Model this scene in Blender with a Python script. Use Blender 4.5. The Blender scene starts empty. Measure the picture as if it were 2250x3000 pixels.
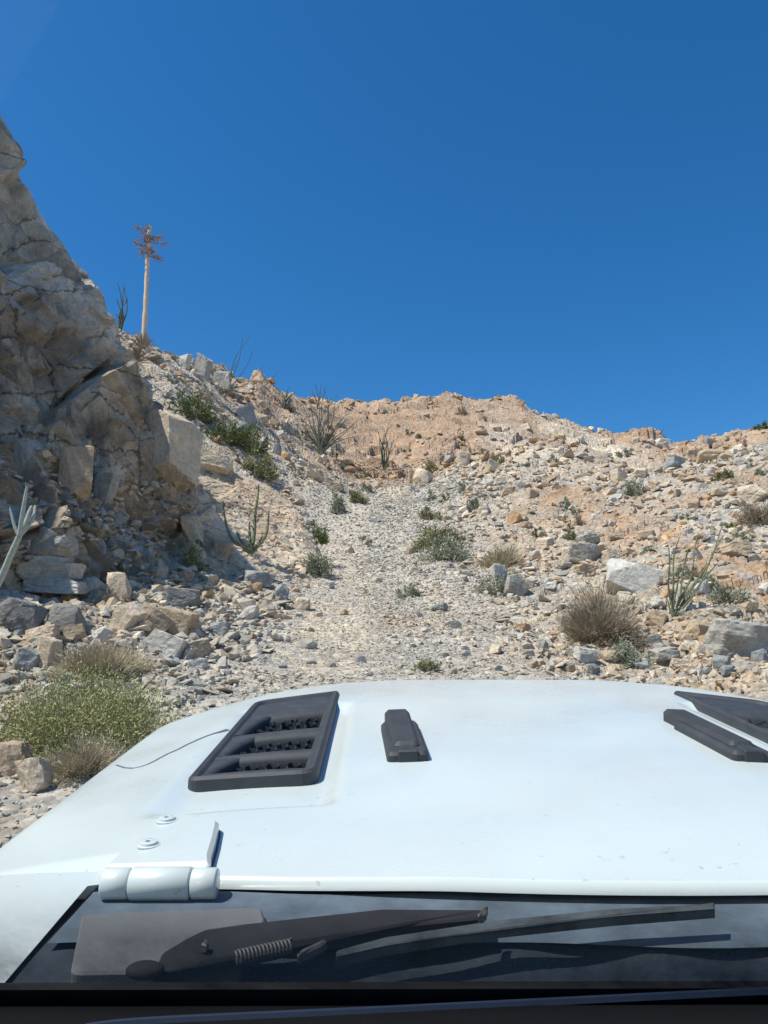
import bpy, bmesh, math, random
import numpy as np
from mathutils import Vector, Matrix
from mathutils.bvhtree import BVHTree

# ------------------------------------------------------------------ camera
S = bpy.context.scene
C = S.collection
F = 2266.0                       # focal length in photo pixels (2250 x 3000)
PITCH = math.radians(10.0)       # slope the vehicle climbs
CAMP = math.radians(12.5)        # camera pitch
EYE = 1.62
CAR_YAW = math.radians(0.38)
CARM = Matrix.Rotation(CAR_YAW, 4, 'Z') @ Matrix.Rotation(PITCH, 4, 'X')
CAMPOS = CARM @ Vector((0, 0, EYE))
cd = bpy.data.cameras.new('camera'); cam = bpy.data.objects.new('camera', cd); C.objects.link(cam)
cam.location = CAMPOS
cam.rotation_euler = (math.radians(90) + CAMP, 0, 0)
cd.sensor_fit = 'VERTICAL'; cd.sensor_height = 36.0; cd.lens = 36.0 * F / 3000.0
cd.clip_start = 0.02; cd.clip_end = 20000
S.camera = cam

# ------------------------------------------------------------------ world, sun, exposure
SUN_EL = math.radians(59); SUN_AZ = math.radians(-112)      # azimuth from +Y, clockwise positive
sunv = Vector((math.sin(SUN_AZ) * math.cos(SUN_EL), math.cos(SUN_AZ) * math.cos(SUN_EL), math.sin(SUN_EL)))
W = bpy.data.worlds.new("World"); S.world = W; W.use_nodes = True
nt = W.node_tree; nt.nodes.clear()
wo = nt.nodes.new('ShaderNodeOutputWorld'); bg = nt.nodes.new('ShaderNodeBackground')
sky = nt.nodes.new('ShaderNodeTexSky'); sky.sky_type = 'NISHITA'; sky.sun_disc = False
sky.sun_elevation = SUN_EL; sky.sun_rotation = SUN_AZ
sky.altitude = 600; sky.air_density = 1.0; sky.dust_density = 0.5; sky.ozone_density = 6.0
bg.inputs['Strength'].default_value = 0.10
hsv = nt.nodes.new('ShaderNodeHueSaturation'); hsv.inputs['Saturation'].default_value = 1.27; hsv.inputs['Hue'].default_value = 0.498; hsv.inputs['Value'].default_value = 1.08
nt.links.new(sky.outputs[0], hsv.inputs['Color']); nt.links.new(hsv.outputs[0], bg.inputs[0]); nt.links.new(bg.outputs[0], wo.inputs[0])
sl = bpy.data.lights.new('sun', 'SUN'); sl.energy = 4.2; sl.angle = math.radians(0.5); sl.color = (1.0, 0.95, 0.86)
so = bpy.data.objects.new('sun', sl); C.objects.link(so)
so.rotation_euler = sunv.to_track_quat('Z', 'Y').to_euler()
S.view_settings.view_transform = 'Standard'; S.view_settings.look = 'None'
S.view_settings.exposure = 0.5; S.view_settings.gamma = 1.0

rng = np.random.default_rng(11)
random.seed(5)

# ------------------------------------------------------------------ helpers
def tag(o, label=None, cat=None, group=None, kind=None):
    if label: o['label'] = label
    if cat: o['category'] = cat
    if group: o['group'] = group
    if kind: o['kind'] = kind
    return o

def npmesh(name, V, Fc, mat=None, col=None, smooth=False):
    V = np.asarray(V, dtype=np.float32); Fc = np.asarray(Fc, dtype=np.int32)
    me = bpy.data.meshes.new(name); k = Fc.shape[1]
    me.vertices.add(len(V)); me.vertices.foreach_set('co', V.ravel())
    me.loops.add(Fc.size); me.loops.foreach_set('vertex_index', Fc.ravel())
    me.polygons.add(len(Fc)); me.polygons.foreach_set('loop_start', np.arange(0, Fc.size, k, dtype=np.int32))
    me.polygons.foreach_set('use_smooth', np.full(len(Fc), smooth, dtype=bool))
    me.update(calc_edges=True)
    if col is not None:
        a = me.attributes.new('Col', 'FLOAT_COLOR', 'POINT')
        c4 = np.ones((len(V), 4), dtype=np.float32); c4[:, :3] = col
        a.data.foreach_set('color', c4.ravel())
    if mat: me.materials.append(mat)
    return me

def link(name, me, parent=None):
    o = bpy.data.objects.new(name, me); C.objects.link(o)
    if parent is not None: o.parent = parent
    return o

def empty(name, loc=(0, 0, 0)):
    o = bpy.data.objects.new(name, None); C.objects.link(o); o.location = loc
    o.empty_display_size = 0.1
    return o

def bmobj(name, bm, mat, parent=None, smooth=False):
    me = bpy.data.meshes.new(name); bm.to_mesh(me); bm.free()
    me.materials.append(mat)
    if smooth:
        me.polygons.foreach_set('use_smooth', np.ones(len(me.polygons), dtype=bool))
    return link(name, me, parent)

def ray(u, v):
    d = Vector(((u - 1125) / F, 1.0, -(v - 1500) / F))
    return (Matrix.Rotation(CAMP, 3, 'X') @ d)
def P(u, v, Y):
    d = ray(u, v); return CAMPOS + d * ((Y - CAMPOS.y) / d.y)

def sst(a, b, x):
    t = np.clip((x - a) / (b - a), 0, 1); return t * t * (3 - 2 * t)

def h3(i, seed):
    """integer lattice (N,3) -> 3 uniform randoms each"""
    i = i.astype(np.int64)
    n = (i[:, 0] * 73856093) ^ (i[:, 1] * 19349663) ^ (i[:, 2] * 83492791) ^ (seed * 2654435761)
    out = []
    for k in range(3):
        m = (n + k * 0x9E3779B9) & 0xFFFFFFFF
        m = ((m ^ (m >> 16)) * 0x45d9f3b) & 0xFFFFFFFF
        m = ((m ^ (m >> 16)) * 0x45d9f3b) & 0xFFFFFFFF
        m = m ^ (m >> 16)
        out.append((m & 0xFFFFFF) / float(0x1000000))
    return np.stack(out, 1).astype(np.float32)

def facet(p, cell, seed, tilt=0.9, flat=False, crack=0.0, wj=0.12):
    """angular block displacement: each jittered cell is a plane with its own offset and tilt"""
    q = (p / np.asarray(cell)).astype(np.float32)
    if flat: q = q.copy(); q[:, 2] = 0.5
    b = np.floor(q); best = np.full(len(q), 1e9, np.float32); second = best.copy()
    fp = np.zeros_like(q); ci = np.zeros_like(q)
    for dx in (-1, 0, 1):
        for dy in (-1, 0, 1):
            for dz in ((0,) if flat else (-1, 0, 1)):
                c = b + np.array((dx, dy, dz), np.float32)
                r = h3(c, seed)
                if flat: r[:, 2] = 0.5
                f = c + r; d = ((q - f) ** 2).sum(1)
                m = d < best
                second = np.where(m, best, np.minimum(second, d))
                best = np.where(m, d, best)
                fp[m] = f[m]; ci[m] = c[m]
    r1 = h3(ci, seed + 77)
    g = h3(ci, seed + 191) * 2 - 1
    val = (r1[:, 0] - 0.5) + tilt * (g * (q - fp)).sum(1)
    if crack:        # blocks sink to a continuous joint along their borders
        e = np.sqrt(second) - np.sqrt(best)
        val = (val + crack) * sst(0.0, wj, e) - crack
    return val, r1

def vnoise(p, s, seed):
    q = (p / s).astype(np.float32); b = np.floor(q); f = q - b; f = f * f * (3 - 2 * f)
    out = 0
    for dx in (0, 1):
        for dy in (0, 1):
            for dz in (0, 1):
                w = (f[:, 0] if dx else 1 - f[:, 0]) * (f[:, 1] if dy else 1 - f[:, 1]) * (f[:, 2] if dz else 1 - f[:, 2])
                out = out + w * h3(b + np.array((dx, dy, dz), np.float32), seed)[:, 0]
    return out * 2 - 1
def fbm(p, s, seed, o=4):
    a = 0; k = 1.0
    for i in range(o): a = a + k * vnoise(p, s / (2 ** i), seed + i * 13); k *= 0.5
    return a

# ------------------------------------------------------------------ materials
def newmat(name):
    m = bpy.data.materials.new(name); m.use_nodes = True
    n = m.node_tree; b = n.nodes['Principled BSDF']
    return m, n, b
def setin(b, k, v):
    if k in b.inputs: b.inputs[k].default_value = v

def rock_material(name, scale=1.0, bump=0.5, pebble=0.0, cracks=False, use_attr=True, base=(0.4, 0.34, 0.26)):
    m, n, b = newmat(name); L = n.links
    tc = n.nodes.new('ShaderNodeTexCoord'); geo = n.nodes.new('ShaderNodeNewGeometry')
    if use_attr:
        at = n.nodes.new('ShaderNodeAttribute'); at.attribute_name = 'Col'; csrc = at.outputs['Color']
    else:
        oi = n.nodes.new('ShaderNodeObjectInfo'); csrc = oi.outputs['Color']
    def noise(sc, det=6, rough=0.6):
        t = n.nodes.new('ShaderNodeTexNoise'); t.inputs['Scale'].default_value = sc
        t.inputs['Detail'].default_value = det; t.inputs['Roughness'].default_value = rough
        L.new(geo.outputs['Position'], t.inputs['Vector']); return t
    n1 = noise(1.7 * scale); n2 = noise(9 * scale, 8, 0.7); n3 = noise(45 * scale, 4)
    def ramp(src, a, bb, p0=0.3, p1=0.7):
        r = n.nodes.new('ShaderNodeMapRange'); r.inputs['From Min'].default_value = p0; r.inputs['From Max'].default_value = p1
        r.inputs['To Min'].default_value = a; r.inputs['To Max'].default_value = bb
        L.new(src, r.inputs['Value']); return r.outputs[0]
    def mul(x, y):
        q = n.nodes.new('ShaderNodeMath'); q.operation = 'MULTIPLY'; L.new(x, q.inputs[0]); L.new(y, q.inputs[1]); return q.outputs[0]
    f = mul(mul(ramp(n1.outputs['Fac'], 0.84, 1.16), ramp(n2.outputs['Fac'], 0.74, 1.22)), ramp(n3.outputs['Fac'], 0.82, 1.16))
    cm = n.nodes.new('ShaderNodeVectorMath'); cm.operation = 'SCALE'; L.new(csrc, cm.inputs[0]); L.new(f, cm.inputs['Scale'])
    # rusty / pale mineral stains with a shape of their own
    mx = n.nodes.new('ShaderNodeMix'); mx.data_type = 'RGBA'; mx.blend_type = 'MIX'
    n4 = noise(3.1 * scale, 9, 0.75)
    L.new(ramp(n4.outputs['Fac'], 0.0, 0.45, 0.52, 0.72), mx.inputs['Factor'])
    L.new(cm.outputs[0], mx.inputs['A'])
    hs = n.nodes.new('ShaderNodeMix'); hs.data_type = 'RGBA'; hs.blend_type = 'MULTIPLY'; hs.inputs['Factor'].default_value = 1.0
    L.new(cm.outputs[0], hs.inputs['A']); hs.inputs['B'].default_value = (1.18, 0.92, 0.66, 1)
    L.new(hs.outputs['Result'], mx.inputs['B'])
    last = mx.outputs['Result']
    hsum = n2.outputs['Fac']
    if pebble:
        vo = n.nodes.new('ShaderNodeTexVoronoi'); vo.inputs['Scale'].default_value = pebble; vo.feature = 'F1'
        L.new(geo.outputs['Position'], vo.inputs['Vector'])
        vr = n.nodes.new('ShaderNodeSeparateColor'); L.new(vo.outputs['Color'], vr.inputs[0])
        s2 = n.nodes.new('ShaderNodeVectorMath'); s2.operation = 'SCALE'; L.new(last, s2.inputs[0])
        L.new(ramp(vr.outputs[0], 0.72, 1.25, 0, 1), s2.inputs['Scale'])
        mg = n.nodes.new('ShaderNodeMix'); mg.data_type = 'RGBA'
        L.new(ramp(vr.outputs[1], 0.0, 0.55, 0.45, 0.9), mg.inputs['Factor'])
        L.new(s2.outputs[0], mg.inputs['A']); mg.inputs['B'].default_value = (0.34, 0.35, 0.34, 1)
        last = mg.outputs['Result']
        mm = n.nodes.new('ShaderNodeMath'); mm.operation = 'SUBTRACT'
        L.new(n2.outputs['Fac'], mm.inputs[0]); L.new(vo.outputs['Distance'], mm.inputs[1]); hsum = mm.outputs[0]
    if cracks:           # joints and bedding cracks, tilted with the beds
        mp = n.nodes.new('ShaderNodeMapping'); mp.inputs['Rotation'].default_value = (0.2, math.radians(50), 0.1); mp.inputs['Scale'].default_value = (0.55, 1.0, 1.5)
        L.new(geo.outputs['Position'], mp.inputs['Vector'])
        wn = n.nodes.new('ShaderNodeVectorMath'); wn.operation = 'MULTIPLY_ADD'; L.new(n2.outputs['Color'], wn.inputs[0]); wn.inputs[1].default_value = (.45, .45, .45); L.new(mp.outputs[0], wn.inputs[2])
        for sc_, wd_, am_ in ((.42, .010, .45),):
            ve = n.nodes.new('ShaderNodeTexVoronoi'); ve.feature = 'DISTANCE_TO_EDGE'; ve.inputs['Scale'].default_value = sc_; L.new(wn.outputs[0], ve.inputs['Vector'])
            kf = ramp(ve.outputs['Distance'], 1 - am_, 1.0, 0.0, wd_)
            s3 = n.nodes.new('ShaderNodeVectorMath'); s3.operation = 'SCALE'; L.new(last, s3.inputs[0]); L.new(kf, s3.inputs['Scale']); last = s3.outputs[0]
            ad = n.nodes.new('ShaderNodeMath'); ad.operation = 'ADD'; L.new(hsum, ad.inputs[0]); L.new(kf, ad.inputs[1]); hsum = ad.outputs[0]
    L.new(last, b.inputs['Base Color'])
    bp = n.nodes.new('ShaderNodeBump'); bp.inputs['Strength'].default_value = bump; bp.inputs['Distance'].default_value = 0.06
    L.new(hsum, bp.inputs['Height'])
    bp2 = n.nodes.new('ShaderNodeBump'); bp2.inputs['Strength'].default_value = bump * 0.6; bp2.inputs['Distance'].default_value = 0.012
    L.new(n3.outputs['Fac'], bp2.inputs['Height']); L.new(bp.outputs[0], bp2.inputs['Normal'])
    L.new(bp2.outputs[0], b.inputs['Normal'])
    setin(b, 'Roughness', 0.92); setin(b, 'Specular IOR Level', 0.2)
    return m

def simple_mat(name, col, rough=0.5, metal=0.0, coat=0.0, bumpscale=0, bump=0.1, vary=0.0, vscale=5, spec=0.5):
    m, n, b = newmat(name); L = n.links
    b.inputs['Base Color'].default_value = (*col, 1); setin(b, 'Roughness', rough); setin(b, 'Metallic', metal)
    setin(b, 'Coat Weight', coat); setin(b, 'Coat Roughness', 0.12); setin(b, 'Specular IOR Level', spec)
    tc = n.nodes.new('ShaderNodeTexCoord')
    if vary:
        t = n.nodes.new('ShaderNodeTexNoise'); t.inputs['Scale'].default_value = vscale; t.inputs['Detail'].default_value = 8
        t.inputs['Roughness'].default_value = 0.7
        L.new(tc.outputs['Object'], t.inputs['Vector'])
        r = n.nodes.new('ShaderNodeMapRange'); r.inputs['From Min'].default_value = 0.3; r.inputs['From Max'].default_value = 0.7
        r.inputs['To Min'].default_value = 1 - vary; r.inputs['To Max'].default_value = 1 + vary
        L.new(t.outputs['Fac'], r.inputs['Value'])
        s = n.nodes.new('ShaderNodeVectorMath'); s.operation = 'SCALE'; s.inputs[0].default_value = col
        L.new(r.outputs[0], s.inputs['Scale']); L.new(s.outputs[0], b.inputs['Base Color'])
        rr = n.nodes.new('ShaderNodeMapRange'); rr.inputs['To Min'].default_value = max(rough - 0.12, 0.05); rr.inputs['To Max'].default_value = min(rough + 0.2, 1)
        L.new(t.outputs['Fac'], rr.inputs['Value']); L.new(rr.outputs[0], b.inputs['Roughness'])
    if bumpscale:
        t = n.nodes.new('ShaderNodeTexNoise'); t.inputs['Scale'].default_value = bumpscale; t.inputs['Detail'].default_value = 3
        L.new(tc.outputs['Object'], t.inputs['Vector'])
        bp = n.nodes.new('ShaderNodeBump'); bp.inputs['Strength'].default_value = bump; bp.inputs['Distance'].default_value = 0.002
        L.new(t.outputs['Fac'], bp.inputs['Height']); L.new(bp.outputs[0], b.inputs['Normal'])
    return m

M_ground = rock_material('stony_ground', 1.0, 0.9, pebble=9.0)
M_cliff = rock_material('cliff_rock', 0.6, 0.9, cracks=True)
M_rubble = rock_material('rubble_rock', 2.0, 0.5)
M_boulder = rock_material('boulder_rock', 1.2, 0.8, use_attr=False)

def leaf_mat(name, col, trans=0.15):
    m, n, b = newmat(name); L = n.links
    oi = n.nodes.new('ShaderNodeNewGeometry')
    hs = n.nodes.new('ShaderNodeVectorMath'); hs.operation = 'SCALE'; hs.inputs[0].default_value = col
    r = n.nodes.new('ShaderNodeMapRange'); r.inputs['To Min'].default_value = 0.6; r.inputs['To Max'].default_value = 1.3
    L.new(oi.outputs['Random Per Island'], r.inputs['Value']); L.new(r.outputs[0], hs.inputs['Scale'])
    L.new(hs.outputs[0], b.inputs['Base Color']); setin(b, 'Roughness', 0.9); setin(b, 'Specular IOR Level', 0.05)
    return m
M_leaf = {'sage': leaf_mat('sage_leaf', (0.33, 0.345, 0.25)), 'olive': leaf_mat('olive_leaf', (0.27, 0.27, 0.14)),
          'green': leaf_mat('green_leaf', (0.36, 0.36, 0.17)), 'dark': leaf_mat('dark_green_leaf', (0.16, 0.19, 0.08)),
          'dry': leaf_mat('dry_twig', (0.46, 0.40, 0.28)), 'brown': leaf_mat('brown_twig', (0.35, 0.295, 0.215)),
          'agave': leaf_mat('agave_leaf', (0.32, 0.36, 0.33))}
M_stem = simple_mat('woody_stem', (0.30, 0.25, 0.19), 0.9, vary=0.3, vscale=30, spec=0.2)
M_ocot = simple_mat('thorny_green_stem', (0.16, 0.18, 0.11), 0.85, vary=0.45, vscale=18, bumpscale=60, bump=0.8, spec=0.2)
M_ocot_far = simple_mat('dark_thorny_stem', (0.12, 0.13, 0.09), 0.85, vary=0.3, vscale=8, spec=0.2)
M_pale_stem = simple_mat('pale_grey_stem', (0.34, 0.38, 0.33), 0.8, vary=0.25, vscale=25, bumpscale=80, bump=0.7, spec=0.2)
M_stalk = simple_mat('dry_stalk', (0.62, 0.47, 0.34), 0.85, vary=0.25, vscale=4, spec=0.2)
M_flower = simple_mat('dry_seed_head', (0.30, 0.21, 0.16), 0.9, vary=0.4, vscale=6, spec=0.2)

# ------------------------------------------------------------------ terrain base surface
ctrl = []
def cp(u, v, Y): p = P(u, v, Y); ctrl.append((p.x, p.y, p.z))
for a in [
    (560,2000,9.5),(1100,1975,10.6),(1700,1975,10.6),(2250,2000,10.0),(0,2420,5),(0,2200,6.4),(0,2000,8.5),(300,2000,8.8),
    (0,1850,11),(300,1850,11.5),(700,1850,13.5),(1100,1850,14),(1500,1850,13.8),(2250,1850,12.2),(2700,1900,11),
    (0,1700,13.5),(-500,1750,11.5),(250,1690,15),(500,1700,16),(700,1700,17.5),(1000,1700,20.5),(1300,1700,20.5),(1700,1700,18.5),(2250,1700,15.5),(2800,1700,14),
    (1100,1560,29),(1000,1560,29),(1400,1560,27),(1800,1560,23),(2250,1560,19),(2800,1560,17),
    (1150,1440,43),(1250,1410,45),(1400,1440,38),(1800,1440,29),(2250,1440,24),(2800,1440,22),
    (1000,1440,40),(850,1440,33),(1050,1400,47),
    (900,1170,62),(1000,1300,55),(1200,1300,57),(1080,1178,72),(1300,1175,75),(1520,1178,72),(1600,1300,47),(1720,1255,60),(1820,1275,58),(1940,1322,54),(1970,1400,42),
    (2040,1375,40),(2140,1340,39),(2250,1302,38),(2500,1230,38),(2900,1120,38),(2100,1370,33),(2100,1400,28),(1700,1400,35),
    (420,1005,42),(500,1035,44),(560,1065,46),(700,1115,50),(800,1135,56),(600,1200,38),(700,1300,35),(850,1350,36),(530,1120,37)]:
    cp(*a)
ctrl += [(x, y, y * math.tan(PITCH)) for x in (-4, 0, 4) for y in (-12, -6, 0, 4, 7)]
ctrl += [(12, 2, 1.6), (14, -8, 0.2), (-12, -6, 1.0), (-10, 3, 3.0), (-14, 10, 6.0), (-18, 25, 14.5), (-13, 33, 14.0), (-30, 44, 18), (-30, 30, 18),
         (0, 92, 27), (22, 92, 25), (45, 75, 22), (-30, 70, 20), (-15, 85, 25), (50, 55, 22), (-4, 78, 30), (32, 70, 24), (-25, 58, 18), (-55, 50, 14), (60, 20, 16)]
ctrl = np.array(ctrl, dtype=np.float64)
def tpsk(d2): return 0.5 * d2 * np.log(d2 + 1e-9)
def fit(ct, lam=0.6):
    n = len(ct); A = ct[:, :2]
    d2 = ((A[:, None] - A[None]) ** 2).sum(-1)
    K = tpsk(d2) + lam * np.eye(n) ; Q = np.hstack([np.ones((n, 1)), A])
    M = np.zeros((n + 3, n + 3)); M[:n, :n] = K; M[:n, n:] = Q; M[n:, :n] = Q.T
    return np.linalg.solve(M, np.concatenate([ct[:, 2], np.zeros(3)]))
TW = fit(ctrl)
def H0raw(x, y):
    x = np.asarray(x, float); y = np.asarray(y, float); sh = x.shape; x = x.ravel(); y = y.ravel()
    out = np.zeros(len(x)); n = len(ctrl)
    for s in range(0, len(x), 40000):
        xs = x[s:s+40000]; ys = y[s:s+40000]
        d2 = (xs[:, None] - ctrl[:, 0]) ** 2 + (ys[:, None] - ctrl[:, 1]) ** 2
        out[s:s+40000] = tpsk(d2) @ TW[:n] + TW[n] + TW[n+1] * xs + TW[n+2] * ys
    r = np.hypot(x, y)
    w = sst(80, 135, r)
    far = 8 * np.sin(x * 0.01 + 1) * np.cos(y * 0.008) - 5
    back = sst(8, 30, -y)
    out = out * (1 - back) + (0.12 * y - 0.2) * back
    return (out * (1 - w) + far * w).reshape(sh)

SKY = [(250,900),(330,960),(430,1006),(500,1041),(560,1076),(620,1091),(700,1127),(760,1112),(830,1168),(900,1180),(1000,1182),(1080,1188),(1180,1175),(1300,1168),(1380,1174),(1480,1170),(1530,1180),(1570,1212),
 (1650,1236),(1740,1262),(1800,1272),(1860,1262),(1920,1274),(1945,1290),(1965,1312),(2000,1304),(2060,1290),(2150,1276),(2250,1255),(2500,1200)]
_ua = np.linspace(250, 2500, 360); _va = np.interp(_ua, [a for a, b in SKY], [b for a, b in SKY])
_az = []; _dd = []; _rc = []
for u_, v_ in zip(_ua, _va):
    d_ = ray(u_, v_); a_ = math.atan2(d_.x, d_.y); want = d_.z / math.hypot(d_.x, d_.y)
    # the near right-hand spur and the far ridge each carry their own crest
    r_ = np.linspace(26, 92, 130)
    cx0, cy0 = CAMPOS.x + r_ * math.sin(a_), CAMPOS.y + r_ * math.cos(a_)
    el_ = (H0raw(cx0, cy0) - CAMPOS.z) / r_
    k_ = int(np.argmax(el_)); _az.append(a_); _dd.append(want - el_[k_]); _rc.append(r_[k_])
_az = np.array(_az); _dd = np.array(_dd); _rc = np.convolve(np.pad(_rc, 6, mode='edge'), np.ones(13) / 13, 'valid')
def H0(x, y):
    x = np.asarray(x, float); y = np.asarray(y, float)
    h = H0raw(x, y); X_ = x - CAMPOS.x; Y_ = y - CAMPOS.y; r = np.hypot(X_, Y_); a = np.arctan2(X_, Y_)
    D = np.interp(a, _az, _dd, left=0, right=0); rc = np.interp(a, _az, _rc)
    w = sst(0.62, 0.97, r / rc) * (1 - sst(92, 125, r)) * (Y_ > 0)
    return h + D * r * w

# coarse surface for ray hits
gx = np.linspace(-45, 60, 260); gy = np.linspace(2, 100, 260)
GX, GY = np.meshgrid(gx, gy); GZ = H0(GX, GY)
cv = np.stack([GX.ravel(), GY.ravel(), GZ.ravel()], 1)
def gridfaces(nr, nc):
    i = np.arange(nr - 1)[:, None] * nc + np.arange(nc - 1)[None]
    i = i.ravel(); return np.stack([i, i + 1, i + nc + 1, i + nc], 1)
BG = BVHTree.FromPolygons(cv.tolist(), gridfaces(260, 260).tolist())
def ghit(u, v):
    h = BG.ray_cast(CAMPOS, ray(u, v).normalized()); return h[0]

trail_px = [(1060,2050),(1060,1900),(1080,1750),(1085,1620),(1110,1540),(1140,1475),(1200,1440)]
trail = [ghit(*p) for p in trail_px]; trail = np.array([(t.x, t.y) for t in trail if t]); trail = np.vstack([[(-.2, -6)], trail])
def dist_poly(x, y, pl):
    d = np.full(x.shape, 1e9)
    for a, b in zip(pl[:-1], pl[1:]):
        ab = b - a; t = np.clip(((x - a[0]) * ab[0] + (y - a[1]) * ab[1]) / (ab @ ab), 0, 1)
        d = np.minimum(d, np.hypot(x - a[0] - t * ab[0], y - a[1] - t * ab[1]))
    return d
# bare tracks
def pl(px):
    q = [ghit(*p) for p in px]; return np.array([(t.x, t.y) for t in q if t])
trackL = pl([(960,1960),(985,1800),(985,1700),(985,1600),(1020,1520),(1090,1460),(1170,1432)])
trackR = pl([(1500,1960),(1330,1800),(1260,1720)])

PAL = {'tan': (0.465, 0.365, 0.253), 'cream': (0.60, 0.50, 0.375), 'grey': (0.405, 0.385, 0.335), 'blue': (0.31, 0.32, 0.31),
       'soil': (0.41, 0.262, 0.150), 'orange': (0.52, 0.34, 0.19), 'dust': (0.50, 0.42, 0.31), 'pale': (0.56, 0.54, 0.48), 'brown': (0.36, 0.26, 0.18)}
PAL['shaded_grey'] = (0.23, 0.23, 0.22)  # grey darkened to paint shade onto the left boulders
PALA = {k: np.array(v) for k, v in PAL.items()}
# patches of bare soil / pale outcrop:  px centre, px half-size, colour, amount
patches = [(1650,1460,110,55,'soil',.95),(1740,1520,110,70,'soil',.95),(1880,1560,90,60,'soil',.9),(2210,1680,150,130,'soil',1),(2120,1390,130,50,'soil',1),(2000,1480,90,40,'soil',.7),
           (1900,1560,70,60,'orange',.45),(1700,1290,120,50,'cream',.95),(1550,1340,130,45,'cream',.8),(1480,1280,60,40,'pale',.5),
           (1350,1210,260,60,'soil',.6),(1150,1270,220,80,'soil',.95),(1000,1220,130,60,'soil',.8),(1450,1190,120,30,'brown',.4),
           (1120,1390,110,40,'soil',.9),(900,1330,120,60,'tan',.7),(560,1080,60,40,'grey',.6),(700,1170,70,60,'soil',.6),(650,1110,50,40,'grey',.5),
           (760,1750,150,40,'tan',.6),(1200,1830,120,40,'tan',.5),(1850,1270,90,30,'soil',.5),(2240,1240,120,30,'soil',.7)]
PW = []
for u, v, ru, rv, cname, amt in patches:
    c = ghit(u, v)
    if c is None: continue
    a = ghit(u, v + rv) ; D = c.y
    rl = ru / F * D; rf = max(abs(c.y - a.y), rl * 0.8) if a is not None else rl
    PW.append((c.x, c.y, rl, rf, cname, amt))

def zone_colour(x, y, p):
    d = dist_poly(x, y, trail); dl = dist_poly(x, y, trackL); dr = dist_poly(x, y, trackR)
    far = sst(38, 52, y)
    n1 = vnoise(p, 3.0, 3); n2 = vnoise(p, 0.9, 4); n3 = vnoise(p, 7.0, 9)
    base = PALA['tan'][None] * (1 - far[:, None]) + (PALA['soil'] * 0.85 + PALA['tan'] * .15)[None] * far[:, None]
    g = np.clip(0.16 + 0.5 * n1 + 0.3 * n2, 0, 1) * (1 - 0.7 * far)
    base = base * (1 - g[:, None]) + PALA['grey'][None] * 1.12 * g[:, None]
    wsc = 2.6 + 0.05 * y
    tr = 1 - sst(0.5, 1.3, d / wsc + 0.2 * n2)
    base = base * (1 - tr[:, None]) + (PALA['grey'] * 0.58 + PALA['blue'] * .12 + PALA['dust'] * 0.40)[None] * tr[:, None]
    for x0, y0, rl, rf, cn, am in PW:
        w = np.exp(-(((x - x0) / rl) ** 2 + ((y - y0) / rf) ** 2) ** 1.5 * 0.9) * am
        w = np.clip(w * (1.15 + 0.5 * n2 + 0.3 * n1), 0, 1)[:, None]
        base = base * (1 - w) + PALA[cn][None] * w
    tk = np.maximum((1 - sst(0.35, 1.0, dl / (0.95 + .01 * y) + 0.25 * n2)), 0.6 * (1 - sst(0.3, 1.0, dr / 0.7 + 0.25 * n2)))
    tk2 = np.clip(tk * (.62 + .5 * n2 + .3 * n1), 0, .85)[:, None]
    base = base * (1 - tk2) + (PALA['dust'] * 1.1)[None] * tk2
    return base, tr, tk, far

# ------------------------------------------------------------------ ground mesh (one sheet to the horizon)
azd = np.radians(np.linspace(-31, 31, 900))
azc = np.radians(np.concatenate([np.linspace(34, 326, 74)]))
az = np.concatenate([azd, azc, [azd[0] + 2 * math.pi]])
rr = np.concatenate([[0.3, 1.0, 1.8, 2.6], np.exp(np.linspace(math.log(3.3), math.log(105), 900)), [112, 122, 140, 180, 260, 450, 900, 2000, 5000]])
A_, R_ = np.meshgrid(az, rr)
X = (R_ * np.sin(A_)).ravel(); Y = (R_ * np.cos(A_)).ravel()
Z = H0(X, Y)
pp = np.stack([X, Y, Z], 1)
colr, tr, tk, far = zone_colour(X, Y, pp)
pw = pp.copy(); pw[:, 0] += 0.25 * vnoise(pp, 0.6, 21); pw[:, 1] += 0.25 * vnoise(pp, 0.6, 22)
calm = 1 - 0.80 * tr - 0.18 * tk
nearw = 1 - sst(90, 125, np.hypot(X, Y))
rug = (0.5 + 0.7 * np.clip(vnoise(pp, 6.0, 31) + 0.4, 0, 1)) * (1 + 0.8 * far)
underjeep = 1 - (1 - sst(2.0, 4.0, np.hypot(X - .26, Y / 1.6)))
f1, c1 = facet(pw, 2.6, 41, 0.9, flat=True); f2, c2 = facet(pw, 0.85, 42, 0.9, flat=True)
f3, c3 = facet(pw, 0.33, 43, 1.0, flat=True); f4, c4 = facet(pw, 0.14, 44, 1.0, flat=True)
stone = sst(-0.35, 0.35, vnoise(pp, 1.3, 55))
Z = Z + nearw * calm * underjeep * (0.12 * f1 * rug + 0.28 * vnoise(pp, 1.9, 47) * rug + 0.15 * f2 * rug * (0.4 + 0.6 * stone) + 0.06 * f3 * (1 - .7 * tr)) + nearw * underjeep * 0.022 * f4 * (1 - .8 * np.maximum(tk, tr))
Z += nearw * far * 0.5 * f1 * (0.4 + stone)
Z += 0.10 * fbm(pp, 3.0, 61) * nearw * underjeep
colr = colr * (1 + (0.22 * (c2[:, 1:2] - .5) + 0.20 * (c3[:, 1:2] - .5) + .2 * (c4[:, 1:2] - .5)) * (1 - .85 * np.maximum(tk, tr)[:, None]))
colr = colr * (1 + .13 * fbm(pp, 0.5, 171, 3))[:, None]
gg = ((c3[:, 2] > 0.62) & (far < .5)).astype(float)[:, None] * (1 - np.maximum(tk, tr)[:, None]) * .5
colr = colr * (1 - gg) + PALA['grey'][None] * gg
V = np.stack([X, Y, Z], 1)
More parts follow.
